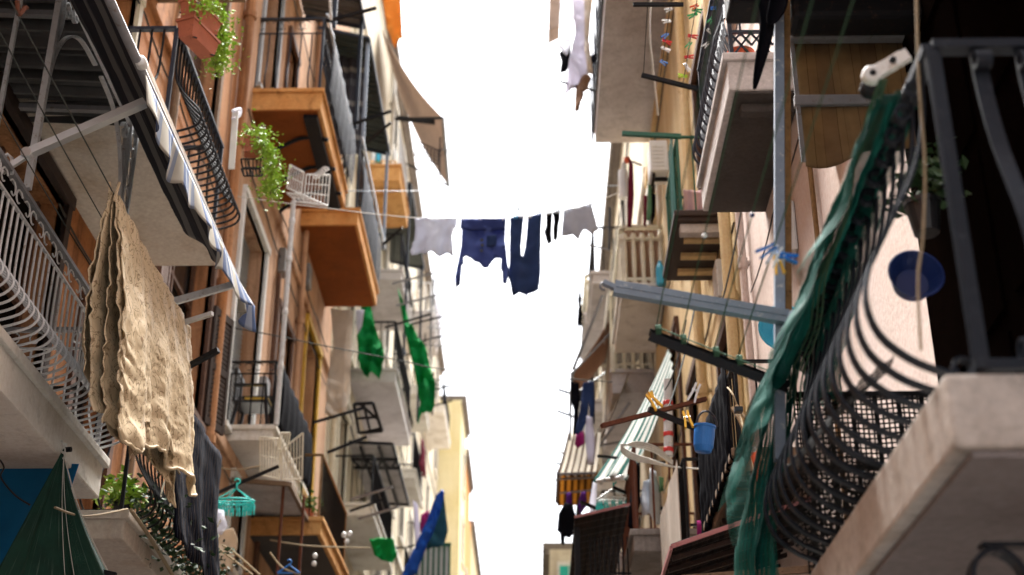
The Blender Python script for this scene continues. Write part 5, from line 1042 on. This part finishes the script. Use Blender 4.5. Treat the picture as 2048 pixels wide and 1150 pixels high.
stick('pole', 'dark pole standing against the sky beside the upper cream balustrade', 'pole', PY(1218, 500, 19), PY(1220, 415, 19), .03, 'navy_iron'); stick('washing_pole', 'short pale arm against the sky left of the cream balusters', 'washing pole', PY(1178, 490, 19), PY(1220, 500, 19), .022, 'grey_iron', 'washing poles on the right balconies')
one(MB().sheet(lambda u, v: PX(1232, 452, 1.30).lerp(PX(1218, 588, 1.24), v)+V((.015*math.sin(u*20), 2.0*u, 0)), 14, 10, 2, 1), 'lattice_screen', 'white_grid', 'pale lattice screen on the sky side of the upper cream balustrade', 'screen', thick=.01)
# ================================================================ RIGHT: awnings and laundry farther on
def awn(label, a, bb, c, d, mat, ul, arms=True, valance=None, sagv=.12, group=None):
    a, bb, c, d = V(a), V(bb), V(c), V(d); t = thing('awning', label, 'awning', c, group)       # a,bb wall edge; d,c street edge
    link(MB().sheet(lambda u, v: a.lerp(bb, u).lerp(d.lerp(c, u), v)-V((0, 0, sagv*math.sin(v*3.14))), 20, 16, 1, 1), 'canopy_fabric', mat, t, True, .008)
    link(MB().tube([d, c], .025, 8), 'front_bar', 'grey_iron', t)
    if arms: link(MB().bar(a-V((0, 0, .5)), d, .03), 'arm', 'grey_iron', t); link(MB().bar(bb-V((0, 0, .5)), c, .03), 'arm', 'grey_iron', t)
    if valance: link(MB().sheet(lambda u, v: d.lerp(c, u)+V((.02*math.sin(u*30)*v, 0, -(.20+.05*abs(math.sin(u*3.14*7)))*v)), 60, 4, 1, .3), 'valance', valance, t, True, .006)
    return t
awn('taupe awning sloping against the sky on the right side', (1.6, 21.8, 10.6), (1.6, 23.8, 10.6), PY(1141, 795, 23), PY(1146, 745, 21.2), 'brown_awning', 1)
one(MB().bar(PY(1143, 745, 21), PY(1140, 880, 21), .035).bar(PY(1206, 590, 20.6), PY(1146, 740, 21), .035), 'prop_pole', 'grey_iron', 'thin frame poles at the sky edge of the taupe awning', 'frame')
L3 = 'dark washing below the taupe awning'
gm('laundry_trousers', 'navy black trousers with long legs under the taupe awning', 'trousers', [(1166, 765), (1188, 764), (1190, 800), (1189, 848), (1180, 850), (1178, 800), (1172, 845), (1160, 872), (1150, 868), (1160, 820)], 19.5, 'navy_trouser', .03, 41, L3, .08)
gm('laundry_trousers', 'thin black stockings at the sky edge under the taupe awning', 'trousers', [(1142, 762), (1158, 765), (1160, 800), (1152, 868), (1146, 872), (1148, 820), (1141, 800)], 19.6, 'black_cloth', .03, 42, L3, .08)
gm('laundry_shirt', 'pale lilac shirt hanging over the brown and cream striped awning', 'shirt', [(1173, 830), (1186, 835), (1190, 880), (1188, 930), (1176, 932), (1170, 880)], 19.4, 'lilac_cloth', .03, 43, L3, .08)
gm('laundry_towel', 'small dusky pink towel beside the lilac shirt', 'towel', [(1152, 868), (1168, 862), (1168, 888), (1156, 896), (1149, 888)], 19.5, 'plum_cloth', .02, 44, L3, .08)
awn('brown and cream striped awning with scalloped hem on the right', (1.55, 20.9, 8.7), (1.55, 23.0, 8.8), PY(1122, 905, 23.2), PY(1190, 905, 21.4), 'brown_cream_stripe', 1, True, None, .05)
t = thing('awning', 'scalloped brown and cream striped drop facing the street mouth, tawny inside below', 'awning', PY(1150, 950, 21))
a, e = PY(1136, 866, 21.3), PY(1202, 866, 21.1); c, d = PY(1113, 948, 20.7), PY(1192, 946, 20.5)
link(MB().sheet(lambda u, v: a.lerp(e, u).lerp(c.lerp(d, u), v)-V((0, 0, .05*math.sin(v*3.14)+.05*v*abs(math.sin(u*3.14*5)))), 60, 10, 1, 1), 'outer_fabric', 'brown_cream_stripe', t, True, .006)
c2, d2 = PY(1114, 1012, 21.6), PY(1192, 1008, 21.4); c0, d0 = PY(1116, 940, 21.0), PY(1196, 938, 20.8)
link(MB().sheet(lambda u, v: c0.lerp(d0, u).lerp(c2.lerp(d2, u), v), 20, 8, 1, 1), 'inner_fabric', 'brown_inner_stripe', t, True, .006)
link(MB().bar(c, d, .03).bar(c0.lerp(c2, .25), d0.lerp(d2, .25)-V((0, .03, 0)), .03).bar(PY(1112, 1005, 21.5), PY(1115, 945, 20.7), .03).bar(PY(1120, 986, 21.2), PY(1190, 980, 21), .025), 'frame', 'grey_iron', t)
gm('laundry_coat', 'black coat hanging at the sky edge below the striped awning', 'coat', [(1130, 1005), (1146, 1008), (1150, 1030), (1152, 1062), (1140, 1075), (1130, 1072), (1128, 1095), (1122, 1090), (1120, 1068), (1114, 1060), (1117, 1030)], 20, 'black_cloth', .04, 45, L3, .08)
gm('laundry_shirt', 'purple shirt just under the striped awning, left of the dark green one', 'shirt', [(1134, 985), (1142, 985), (1144, 1008), (1132, 1012)], 20.1, 'purple_cloth', .02, 46, L3, .07); gm('laundry_shirt', 'plum top under the striped awning, near the turquoise hanger', 'shirt', [(1162, 985), (1172, 982), (1174, 1010), (1160, 1030), (1156, 1010)], 20.1, 'purple_cloth', .02, 47, L3, .07)
gm('laundry_strip', 'long white strip of cloth dangling in the right row', 'cloth', [(1186, 965), (1194, 960), (1193, 1040), (1192, 1110), (1180, 1112), (1182, 1040), (1178, 1010)], 17.5, 'white_cloth', .02, 48, None, .08)
t = thing('awning', 'green and white striped awning lowered steeply on the right', 'awning', PY(1220, 955, 15.2))
a, e, c, d = PY(1338, 697, 17.4), PY(1346, 742, 16.2), PY(1244, 955, 15.3), PY(1196, 962, 15.9)
link(MB().sheet(lambda u, v: a.lerp(e, u).lerp(d.lerp(c, u), v)-V((.05*math.sin(u*16+v*2)*(.3+v), 0, .13*math.sin(v*3.14)+.03*math.sin(u*22)*v)), 40, 20, 1, 1), 'canopy_fabric', 'green_white_stripe', t, True, .008)
link(MB().tube([d, c], .03, 8), 'front_bar', 'white_iron', t); link(MB().bar(PY(1196, 912, 15.8), PY(1330, 925, 16.4), .03), 'arm', 'black_iron', t)
stick('washing_pole', 'rust brown bar slanting up to the pink wall above the blue bucket', 'washing pole', PY(1203, 852, 10), PY(1412, 798, 10.2), .04, 'rust_iron', 'washing poles on the right balconies', .03)
stick('washing_pole', 'black taped bar crossing the rusty one towards the blue bucket', 'washing pole', PY(1297, 818, 9.8), PY(1420, 868, 10), .035, 'black_iron', 'washing poles on the right balconies')
t = thing('bucket', 'blue bucket hanging by its handle from the crossed bars', 'bucket', PY(1408, 905, 9.7)); c = PY(1406, 906, 9.7)
link(MB().lathe(c, [(.03, 0), (.058, .008), (.072, .05), (.076, .14), (.074, .185), (.08, .19), (.08, .205), (.074, .207)], 24, (.12, -.1, 1)), 'body', 'blue_plastic', t); c = c+V((.02, 0, .2)); link(MB().tube([c+V((.076*math.cos(a_)+.02, 0, .12*math.sin(a_))) for a_ in [3.14*k/12 for k in range(13)]], .009, 6), 'handle', 'black_plastic', t)
rn = random.Random(4)
for l, a_, mt, y in (('yellow peg above the black taped bar', (1303, 797), 'yellow_plastic', 9.7), ('pale wooden peg at the top of the string beside the black sheet', (1476, 825), 'peg_wood', 8.2), ('orange peg on the rusty bar near the bucket', (1373, 833), 'yellow_plastic', 9.9), ('white peg hanging near the ochre pipes', (1392, 778), 'white_plastic', 9.8), ('wooden peg on the orange strap', (1503, 893), 'peg_wood', 7.8), ('yellow peg in the green stripes of the awning', (1303, 792), 'yellow_plastic', 12)):
    make_pin(mt, l, PY(*a_, y), (rn.uniform(-.3, .3), rn.uniform(-.7, .7), 0), 2.2, 'pegs along the right balconies')
one(MB().tube(curve([PY(1455, 775, 8.3), PY(1466, 790, 8.2), PY(1478, 825, 8.2), PY(1494, 880, 8), PY(1508, 940, 7.8), PY(1510, 1020, 7.8), PY(1508, 1150, 7.8)], 5), .006, 5), 'cord', 'rope_tan', 'tan cord hanging past the orange strap beside the black sheet', 'cord')
gm('strap', 'orange strap with white clip hanging beside the green net', 'strap', [(1494, 882), (1504, 880), (1519, 920), (1514, 966), (1508, 935), (1500, 908)], 7.8, 'orange_plastic', .006, 50, None, .03, .01)
one(MB().bbox(PY(1492, 897, 7.76), PY(1512, 890, 7.72)+V((0, 0, -.03)), .004), 'clip', 'white_plastic', 'white clip across the orange strap', 'clip')
one(MB().bbox(PY(1468, 828, 8.1), PY(1486, 812, 8.05), .004), 'plug', 'black_plastic', 'black plug hooked with white tape near the black sheet', 'plug')
# balcony with black sheet
b = balcony(RA_, -1, 9.95, 11.85, 3.36, 3.52, 1.5, RW, 'old_wood', 'wooden slab with the black sheet on its railing'); railing(b, -1, 9.95, 11.85, 3.53, .72, 1.5, RW, 'black_iron', STR, 0, .13, .009, 'n', 'black_iron', 0, hr=.018)
for k in range(5): link(MB().box((1.53, 10.05+.36*k, 3.31), (RW-.01, 10.19+.36*k, 3.3595)), 'joist', 'dark_wood', b)
m = MB(); hang(m, (1.475, 9.93, 4.28), (1.475, 11.9, 4.28), lambda u: .82+.05*u, .02, 9, seed=8, nu=50, nv=16); one(m, 'sheet', 'black_cloth', 'large black sheet draped over the railing beside the green net', 'sheet', smooth=True, thick=.008)
t = canopy('dark rusty sheet canopy with a pink edge at the bottom, beside the green net', 9.8, 11.5, 2.76, .98, RW, 'rusty_corrugated', [], 0, .34, 14, 'pink_edge', rim=False)
link(MB().bar((.98, 9.78, 2.75), (RW, 9.78, 3.10), .02, .03).bar((.975, 9.78, 2.74), (.975, 11.5, 2.74), .02, .03), 'edge_trim', 'pink_edge', t)
for k in range(5): link(MB().bar((1.0, 10.0+.33*k, 2.72), (RW, 10.0+.33*k, 3.02), .04, .03), 'rafter', 'dark_wood', t)
link(MB().bar((1.05, 9.9, 2.55), (RW, 9.9, 2.62), .03, .05), 'crossbar', 'old_wood', t)
# lower right clutter
b = balcony(RB_, -1, 14.4, 17.0, 4.0, 4.22, 1.05, RW, 'concrete_dark', 'dark lower slab near the turquoise hanger'); railing(b, -1, 14.4, 17.0, 4.23, .95, 1.05, RW, 'rust_iron', STR, 0, .16, .012, 'nf', None, 0, hr=.02)
b = balcony(RB_, -1, 12.4, 14.6, 3.2, 3.36, 1.35, RW, 'concrete_dark'); railing(b, -1, 12.4, 14.6, 3.37, .95, 1.35, RW, 'black_iron', STR, 0, .14, .011, 'nf', None, 0, hr=.02)
b = balcony(RC_, -1, 21.2, 24.5, 5.6, 5.85, 1.05, RW, 'concrete'); railing(b, -1, 21.2, 24.5, 5.86, 1, 1.05, RW, 'black_iron', STR, 0, .16, .012, 'nf', None, 0, hr=.02)
for y0, y1, z in ((26, 29, 6.4), (26.5, 30, 10.2), (31, 34.5, 8.0), (36, 40, 10.6), (32, 35, 12.3), (24.8, 27, 12.2)):
    b = balcony(RC_, -1, y0, y1, z, z+.25, RX+.1, RW, 'concrete'); railing(b, -1, y0, y1, z+.26, 1, RX+.1, RW, 'black_iron', STR, 0, .18, .013, 'nf', None, 0, hr=.025)
t = canopy('dark canopy with pink front edge under the turquoise hanger', 14.6, 17.6, 4.42, .45, 1.04, 'rusty_corrugated', [(14.8, 2.6), (17.4, 2.9)], 0, .12, 12, 'black_iron', rim=False)
link(MB().bar((.45, 14.58, 4.42), (1.04, 14.58, 4.56), .025, .025), 'edge_trim', 'pink_edge', t)
m = MB()
for k in range(9): m.bar((.62+.05*k, 14.9, 3.5), (.62+.05*k, 14.9, 4.3), .016)
m.bar((.6, 14.9, 3.9), (1.05, 14.9, 3.9), .02).bar((.6, 14.9, 3.5), (1.05, 14.9, 3.5), .02); link(m, 'bar_panel', 'black_iron', t)
clip_hanger('turquoise clip hanger with white rim on the right side, above a dark canopy', PY(1228, 1000, 16), .36, 'teal_plastic', 7, 2, 'white_plastic')
stick('washing_pole', 'black arm holding the turquoise hanger on the right', 'washing pole', PY(1228, 975, 16), PY(1330, 1020, 15.5), .04, 'black_iron', 'washing poles on the right balconies')
for l, o, sd, mt in (('crinkled grey plastic sack hanging beside the pole with red bands', [(1300, 938), (1312, 940), (1320, 980), (1322, 1040), (1308, 1048), (1298, 1030)], 51, 'foil'), ('second pale plastic sack, behind the crinkled grey one', [(1288, 960), (1300, 955), (1300, 1030), (1284, 1036), (1280, 1000)], 52, 'foil'), ('dark jacket hanging near the plastic sacks', [(1266, 930), (1280, 925), (1280, 1010), (1264, 1060), (1256, 1050)], 53, 'black_cloth'), ('teal rag between the plastic sacks and the banded pole', [(1318, 955), (1327, 955), (1326, 985), (1318, 985)], 54, 'sage_cloth')):
    gm('plastic_sack' if mt == 'foil' else 'hanging_cloth', l, 'laundry', o, 15, mt, .05, sd, 'things hung to dry low on the right', .08)
t = thing('pole', 'white pole with red bands in front of the ochre pipes', 'pole', PY(1336, 912, 13)); p0, p1 = PY(1337, 912, 13), PY(1336, 760, 13)
link(MB().tube([p0, p1], .045, 10), 'shaft', 'white_iron', t)
for k in (.05, .25, .45, .66): link(MB().lathe(p0.lerp(p1, k), [(.047, 0), (.05, .005), (.05, .04), (.047, .045)], 10), 'band', 'red_plastic', t)
one(MB().sheet(lambda u, v: V((1.33+.01*math.sin(u*14), 12.42+2.1*u, 3.30+1.0*v)), 20, 6), 'balcony_screen', 'tan_cloth', 'mauve brown corrugated screen along a lower right balcony', 'screen', thick=.01)
m = MB()
for k in range(4): m.tube(curve([PY(1345, 928-k*2, 12.6), PY(1310, 905-4*k, 12.4), PY(1270, 893-3*k, 12.2), PY(1242, 889+3*k, 12), PY(1262, 905+4*k, 12.2), PY(1310, 922+2*k, 12.4), PY(1350, 934, 12.6), PY(1400, 938, 12.8)], 6), .008, 5)
one(m, 'coiled_cord', 'rope_white', 'white cord looped in long flat coils on the right', 'cord')
gm('towel', 'magenta towel behind the lower right railing', 'towel', [(1394, 1042), (1412, 1040), (1410, 1075), (1394, 1078)], 12.2, 'plum_cloth', .02, 55, None, .06)
for k, (p, q, y, y2) in enumerate((((1392, 600), (1330, 830), 12, 11), ((1500, 300), (1445, 600), 11.5, 11.5), ((1372, 640), (1330, 780), 12.5, 12.5))):
    line(('dark cable slanting down the ochre wall to the crossed bars', 'thin dark cable on the pink wall beside the drainpipe', 'short cable beside the yellow pipes')[k], sag(PY(*p, y), PY(*q, y2), .1), .008, 'rope_dark', 'cables on the right facades', 'cable')
# more wires from wall to wall and the central washing line
W = [PY(a_, b_, 16.5) for a_, b_ in ((462, 391), (560, 405), (650, 416), (740, 427), (835, 436), (910, 437.5), (1010, 437), (1085, 430), (1120, 423), (1183, 407), (1240, 384))]
line('washing line spanning the alley with the blue pyjamas on it', curve(W, 5), .006, 'rope_white')
line('lower pale wire crossing the alley under the laundry', curve([PY(a_, b_, 17.4) for a_, b_ in ((462, 655), (560, 673), (640, 690), (800, 721), (870, 736), (1000, 748), (1225, 764))], 5), .008, 'rope_dark')
line('faint upper wire crossing the alley above the laundry', sag(PY(485, 379, 20), PY(1245, 371, 20), .06), .006, 'blue_iron')
z7 = lambda l: [(800+a_/4.423, 380+b_/4.423) for a_, b_ in l]
def wear(nm, label, cat, o, mat, seed, amp=.03): return gm(nm, label, cat, z7(o), 16.5, mat, amp*.7, seed, 'washing on the line across the alley', .05, .012)
wear('laundry_shirt', 'white shirt pegged at the left end of the washing line', 'shirt', [(130, 238), (190, 243), (350, 250), (503, 250), (495, 325), (475, 370), (460, 420), (464, 500), (468, 585), (440, 575), (410, 565), (345, 572), (290, 560), (230, 577), (190, 545), (130, 560), (100, 562), (88, 535), (105, 490), (125, 430), (135, 330)], 'grey_shirt', 61, .05)
sw = thing('pyjama_shirt', 'blue pyjama top hanging upside down with dangling sleeves and dark hem band', 'pyjama top', PY(965, 570, 16.5), 'washing on the line across the alley')
link(garment(z7([(553, 335), (745, 335), (932, 335), (926, 450), (935, 520), (948, 640), (962, 700), (958, 770), (945, 842), (910, 845), (905, 720), (890, 680), (897, 608), (835, 602), (810, 625), (780, 697), (740, 687), (700, 635), (610, 610), (575, 585), (560, 600), (562, 665), (545, 680), (543, 760), (530, 850), (495, 850), (490, 770), (505, 690), (525, 570), (545, 480)]), 16.5, .035, 62, cut=.05), 'body', 'navy_cloth', sw, True, .012)
link(garment(z7([(540, 253), (745, 256), (938, 253), (931, 356), (745, 362), (553, 355), (535, 346)]), 16.48, .012, 63, cut=.05), 'hem_band', 'navy_yoke', sw, True, .012)
link(garment(z7([(768, 405), (850, 402), (855, 440), (845, 498), (765, 492)]), 16.43, .01, 64, cut=.05), 'chest_pocket', 'navy_trouser', sw, True, .008)
m = MB()
for a_, b_ in ((724, 445), (728, 490), (722, 540)): m.lathe(PY(800+a_/4.423, 380+b_/4.423, 16.42), [(.0, 0), (.022, .003), (.022, .012)], 10, (0, -1, 0))
link(m, 'button', 'black_plastic', sw)
wear('pyjama_trousers', 'navy pyjama trousers hung by the legs with the waist down', 'trousers', [(975, 247), (1030, 243), (1095, 237), (1085, 310), (1078, 400), (1068, 500), (1073, 585), (1090, 588), (1110, 480), (1122, 380), (1130, 237), (1190, 225), (1255, 212), (1248, 320), (1245, 420), (1240, 600), (1242, 700), (1238, 770), (1222, 890), (1110, 912), (1000, 932), (985, 860), (970, 790), (953, 750), (970, 640), (974, 400)], 'navy_trouser', 65, .04)
one(MB().tube([PY(800+1118/4.423, 380+905/4.423, 16.45), PY(1052, 606, 16.45)], .012, 6), 'waist_cord', 'navy_plastic', 'drawstring dangling from the waist of the navy pyjama trousers', 'cord')
wear('sock', 'black sock on the washing line, the one nearer the trousers', 'sock', [(1292, 203), (1346, 200), (1342, 290), (1338, 380), (1345, 450), (1310, 468), (1294, 430), (1277, 362), (1292, 320), (1296, 260)], 'black_cloth', 66, .02)
wear('sock', 'black sock on the washing line, the one nearer the grey shorts', 'sock', [(1350, 197), (1418, 185), (1412, 262), (1400, 320), (1398, 370), (1388, 440), (1360, 438), (1354, 340), (1362, 290), (1358, 240)], 'black_cloth', 67, .02)
wear('shorts', 'pale grey boxer shorts at the right end of the washing line', 'shorts', [(1450, 182), (1510, 162), (1590, 152), (1690, 126), (1705, 180), (1722, 245), (1752, 352), (1722, 370), (1702, 412), (1670, 380), (1640, 348), (1618, 345), (1600, 375), (1580, 427), (1550, 407), (1520, 398), (1430, 396), (1434, 340), (1442, 260)], 'grey_shorts', 68, .035)
q = None
for a_, b_, mt, l in ((500, 240, 'alu', 'peg at the right shoulder of the white shirt'), (556, 248, 'white_plastic', 'peg at the left end of the pyjama top hem'), (712, 250, 'white_plastic', 'peg in the middle of the pyjama top hem'), (918, 255, 'white_plastic', 'peg at the right end of the pyjama top hem'), (1023, 240, 'sky_plastic', 'blue peg on the first leg of the navy trousers'), (1074, 235, 'white_plastic', 'white peg beside the blue one on the first trouser leg'), (1145, 230, 'white_plastic', 'white peg on the second leg of the navy trousers'), (1228, 215, 'navy_plastic', 'dark peg at the outer edge of the second trouser leg'), (1318, 200, 'alu', 'grey peg on the sock nearer the trousers'), (1388, 195, 'alu', 'grey peg on the sock nearer the shorts'), (1472, 172, 'alu', 'grey peg at the lower corner of the grey shorts'), (1682, 125, 'alu', 'grey peg at the raised corner of the grey shorts')):
    p = PY(800+a_/4.423, 380+b_/4.423, 16.44)+V((0, 0, .03))
    if mt+'w' not in protos: protos[mt+'w'] = make_pin(mt, l, p, (3.14, rnd.uniform(-.15, .15), 0), 2.3, 'pegs on the washing line across the alley')
    else: dup(protos[mt+'w'], p, (3.14, rnd.uniform(-.15, .15), 0), l)
# ================================================================ more life on the far facades
rn = random.Random(21)
BALC = [(LC, 1, 36.0, 38.6, 12.0, 'white_stone'), (LC, 1, 40.2, 43.2, 18.6, 'concrete'), (LC, 1, 45.5, 48, 8.2, 'white_stone'), (LC, 1, 30.6, 33.6, 15.2, 'concrete'), (LC, 1, 39.0, 42.0, 6.0, 'white_stone'), (LC, 1, 50.0, 53.0, 12.0, 'concrete'),
        (RC_, -1, 25.4, 27.8, 8.2, 'white_stone'), (RC_, -1, 29.6, 31.6, 10.1, 'white_stone'), (RC_, -1, 28.2, 30.6, 12.9, 'concrete'), (RC_, -1, 34.6, 37.4, 8.6, 'concrete'), (RC_, -1, 37.5, 40.5, 13.2, 'white_stone')]
for i, (bd, s, y0, y1, z, mt) in enumerate(BALC):
    xf, xw = (LX-.1, LW) if s > 0 else (RX+.08, RW)
    b = balcony(bd, s, y0, y1, z, z+.25, xf, xw, mt)
    if s < 0 and i % 2 == 0: balustrade(b, xf+.05, RW, y0+.05, y1-.05, z+.26, .95, 'cream_paint', .2)
    else: railing(b, s, y0, y1, z+.26, 1.0, xf, xw, ('black_iron', 'white_iron', 'navy_iron')[i % 3], BELS if i % 2 else STR, .12, .16, .012, 'nf', None, 0, hr=.025)
FAR = [('red and white striped towel on a far left balcony', 'maroon_cloth', -2.95, 36.2, 37.4, 13.2), ('pale sheet on a far left balcony, high up', 'white_cloth', -2.95, 40.4, 42.6, 19.8), ('cream sheet folded over a far left railing', 'cream_cloth', -2.95, 45.7, 47.2, 9.4), ('teal towel over a far left railing', 'sage_cloth', -2.95, 39.4, 40.3, 7.2), ('tan rug aired on a low far left railing', 'tan_cloth', -2.95, 33.3, 34.6, 8.4),
       ('white sheet hanging on a far right railing', 'white_cloth', 1.1, 25.6, 26.8, 9.4), ('blue towel hanging on a far right railing', 'blue_tarp', 1.1, 29.8, 30.5, 11.2), ('dusky pink blanket over a far right railing', 'pink_cloth', 1.1, 34.8, 36.2, 9.8), ('black trousers folded over a far right railing', 'black_cloth', 1.1, 28.4, 29.2, 14.0), ('lilac shirt on the highest far right railing', 'lilac_cloth', 1.1, 37.8, 38.8, 14.4)]
for k, (l, mt, x, y0, y1, z) in enumerate(FAR):
    m = MB(); hang(m, (x, y0, z), (x, y1, z), .75, .05, 3, seed=k*1.7, nu=18, nv=10); one(m, 'laundry_cloth', mt, l, 'laundry', 'laundry on the far railings', smooth=True, thick=.008)
POL = [(-3, 27.6, 13.6, .9, 'left'), (-3, 33.4, 9.4, .8, 'left'), (-3, 36.0, 14.4, .8, 'left'), (-3, 22.7, 7.2, .7, 'left'), (-3, 31.1, 14.2, .9, 'left'), (1.1, 24.4, 9.6, -.6, 'right'), (1.1, 21.3, 7.0, -.5, 'right'), (1.1, 27.9, 9.4, -.6, 'right'), (1.1, 17.2, 5.2, -.5, 'right')]
WH = ['beside the pale concrete balcony', 'below the grey frame canopy', 'above the red far towel', 'by the copper topped railing', 'near the grey ribbed canopy', 'by the short cream balusters', 'near the striped scalloped awning', 'by the white far sheet', 'above the dark pink edged canopy']
for k, (x, y, z, L, sd) in enumerate(POL):
    m = MB().bar((x, y, z), (x+L, y-.2, z+.15), .035).bar((x, y+1.1, z), (x+L, y+.9, z+.15), .035)
    for j in range(3): m.tube([(x+L*(.35+.3*j), y-.1*(j+1)*.6, z+.06+.05*j), (x+L*(.35+.3*j), y+1.1-.1*j, z+.06+.05*j)], .006, 4)
    one(m, 'washing_rack', 'black_iron' if k % 3 else 'grey_iron', 'two armed washing rack over the street on the %s, %s' % (sd, WH[k]), 'washing rack', 'washing racks over the street')
# cables, meter boxes and dishes on the walls: part of the buildings
def runs(bd, xw, s, y0, y1, zs, r=.012):
    for z in zs:
        m = MB(); n = max(2, int((y1-y0)/1.5)); P = []
        for i in range(n): a_, b_ = y0+(y1-y0)*i/n, y0+(y1-y0)*(i+1)/n; P += sag((xw+s*.03, a_, z), (xw+s*.03, b_, z), .05+.04*rn.random(), 5)[:-1]
        m.tube(P, r, 4); link(m, 'wall_cable', 'black_plastic', bd)
runs(LA, LW, 1, 10.4, 16.5, (5.9, 9.0)); runs(LB, LW, 1, 16.9, 25.8, (6.0, 10.4, 11.1, 15.0)); runs(LC, LW, 1, 26.3, 57, (7.7, 11.0, 14.6, 18.0), .02); runs(RA_, RW, -1, 6.8, 11.8, (5.6, 8.2), .007); runs(RB_, RW, -1, 12.1, 20.8, (6.6, 9.0, 11.9)); runs(RC_, RW, -1, 21.2, 43, (7.6, 11.8, 15.2), .02)
for bd, xw, s, pts in ((LB, LW, 1, ((19.3, 7.6), (20.0, 10.1), (22.3, 11.0))), (RB_, RW, -1, ((12.9, 6.2), (16.8, 8.6))), (RA_, RW, -1, ((9.4, 4.9),)), (LA, LW, 1, ((12.9, 5.6), (16.3, 6.9)))):
    for y, z in pts: link(MB().bbox((xw+s*.003, y, z), (xw+s*.12, y+.3, z+.42), .02), 'meter_box', 'grey_iron' if s > 0 else 'white_paint', bd)
for k, (px, py, y, L) in enumerate(((868, 560, 36, .7), (850, 690, 36, .8), (866, 770, 33, .6))):
    antenna(('roof antenna with short prongs right of the cream facade, highest', 'roof antenna with short prongs right of the cream facade, middle', 'roof antenna with short prongs right of the cream facade, near the torn cloth tip')[k], PY(px, py, y), L, .05, 'black_iron', 6)
# ================================================================ LIGHT, SKY, CAMERA
w = bpy.data.worlds.new('World'); scn.world = w; w.use_nodes = True
nt = w.node_tree; bg = nt.nodes['Background']
sk = nt.nodes.new('ShaderNodeTexSky'); sk.sky_type = 'NISHITA'; sk.sun_disc = False
sk.sun_elevation = R(64); sk.sun_rotation = R(-8); sk.dust_density = 4; sk.air_density = 1.2; sk.ozone_density = 1
hs = nt.nodes.new('ShaderNodeHueSaturation'); hs.inputs['Saturation'].default_value = .3; hs.inputs['Value'].default_value = 1.0
nt.links.new(sk.outputs[0], hs.inputs['Color']); nt.links.new(hs.outputs[0], bg.inputs[0]); bg.inputs[1].default_value = .05
sd = bpy.data.lights.new('sun', 'SUN'); sd.energy = 4.2; sd.angle = R(50); sd.color = (1, .975, .94)
so = bpy.data.objects.new('sun', sd); COL.objects.link(so)
az, el = R(-8), R(64)
dirv = V((math.sin(az)*math.cos(el), math.cos(az)*math.cos(el), math.sin(el)))
so.rotation_euler = (-dirv).to_track_quat('-Z', 'Y').to_euler(); so.location = (0, 0, 60)
cd = bpy.data.cameras.new('camera'); cd.lens = 50*FP/2844.4; cd.sensor_width = 36; cd.clip_start = .05; cd.clip_end = 2000
co = bpy.data.objects.new('camera', cd); COL.objects.link(co); co.location = (0, 0, H)
co.rotation_euler = (R(90)+TH, 0, PS); scn.camera = co
cd.dof.use_dof = True; cd.dof.focus_distance = 8.8; cd.dof.aperture_fstop = 1.7; cd.dof.aperture_blades = 9
scn.view_settings.view_transform = 'Standard'; scn.view_settings.look = 'None'; scn.view_settings.gamma = 1; scn.view_settings.exposure = 3.3
scn.cycles.max_bounces = 10; scn.cycles.diffuse_bounces = 2; scn.cycles.transparent_max_bounces = 24
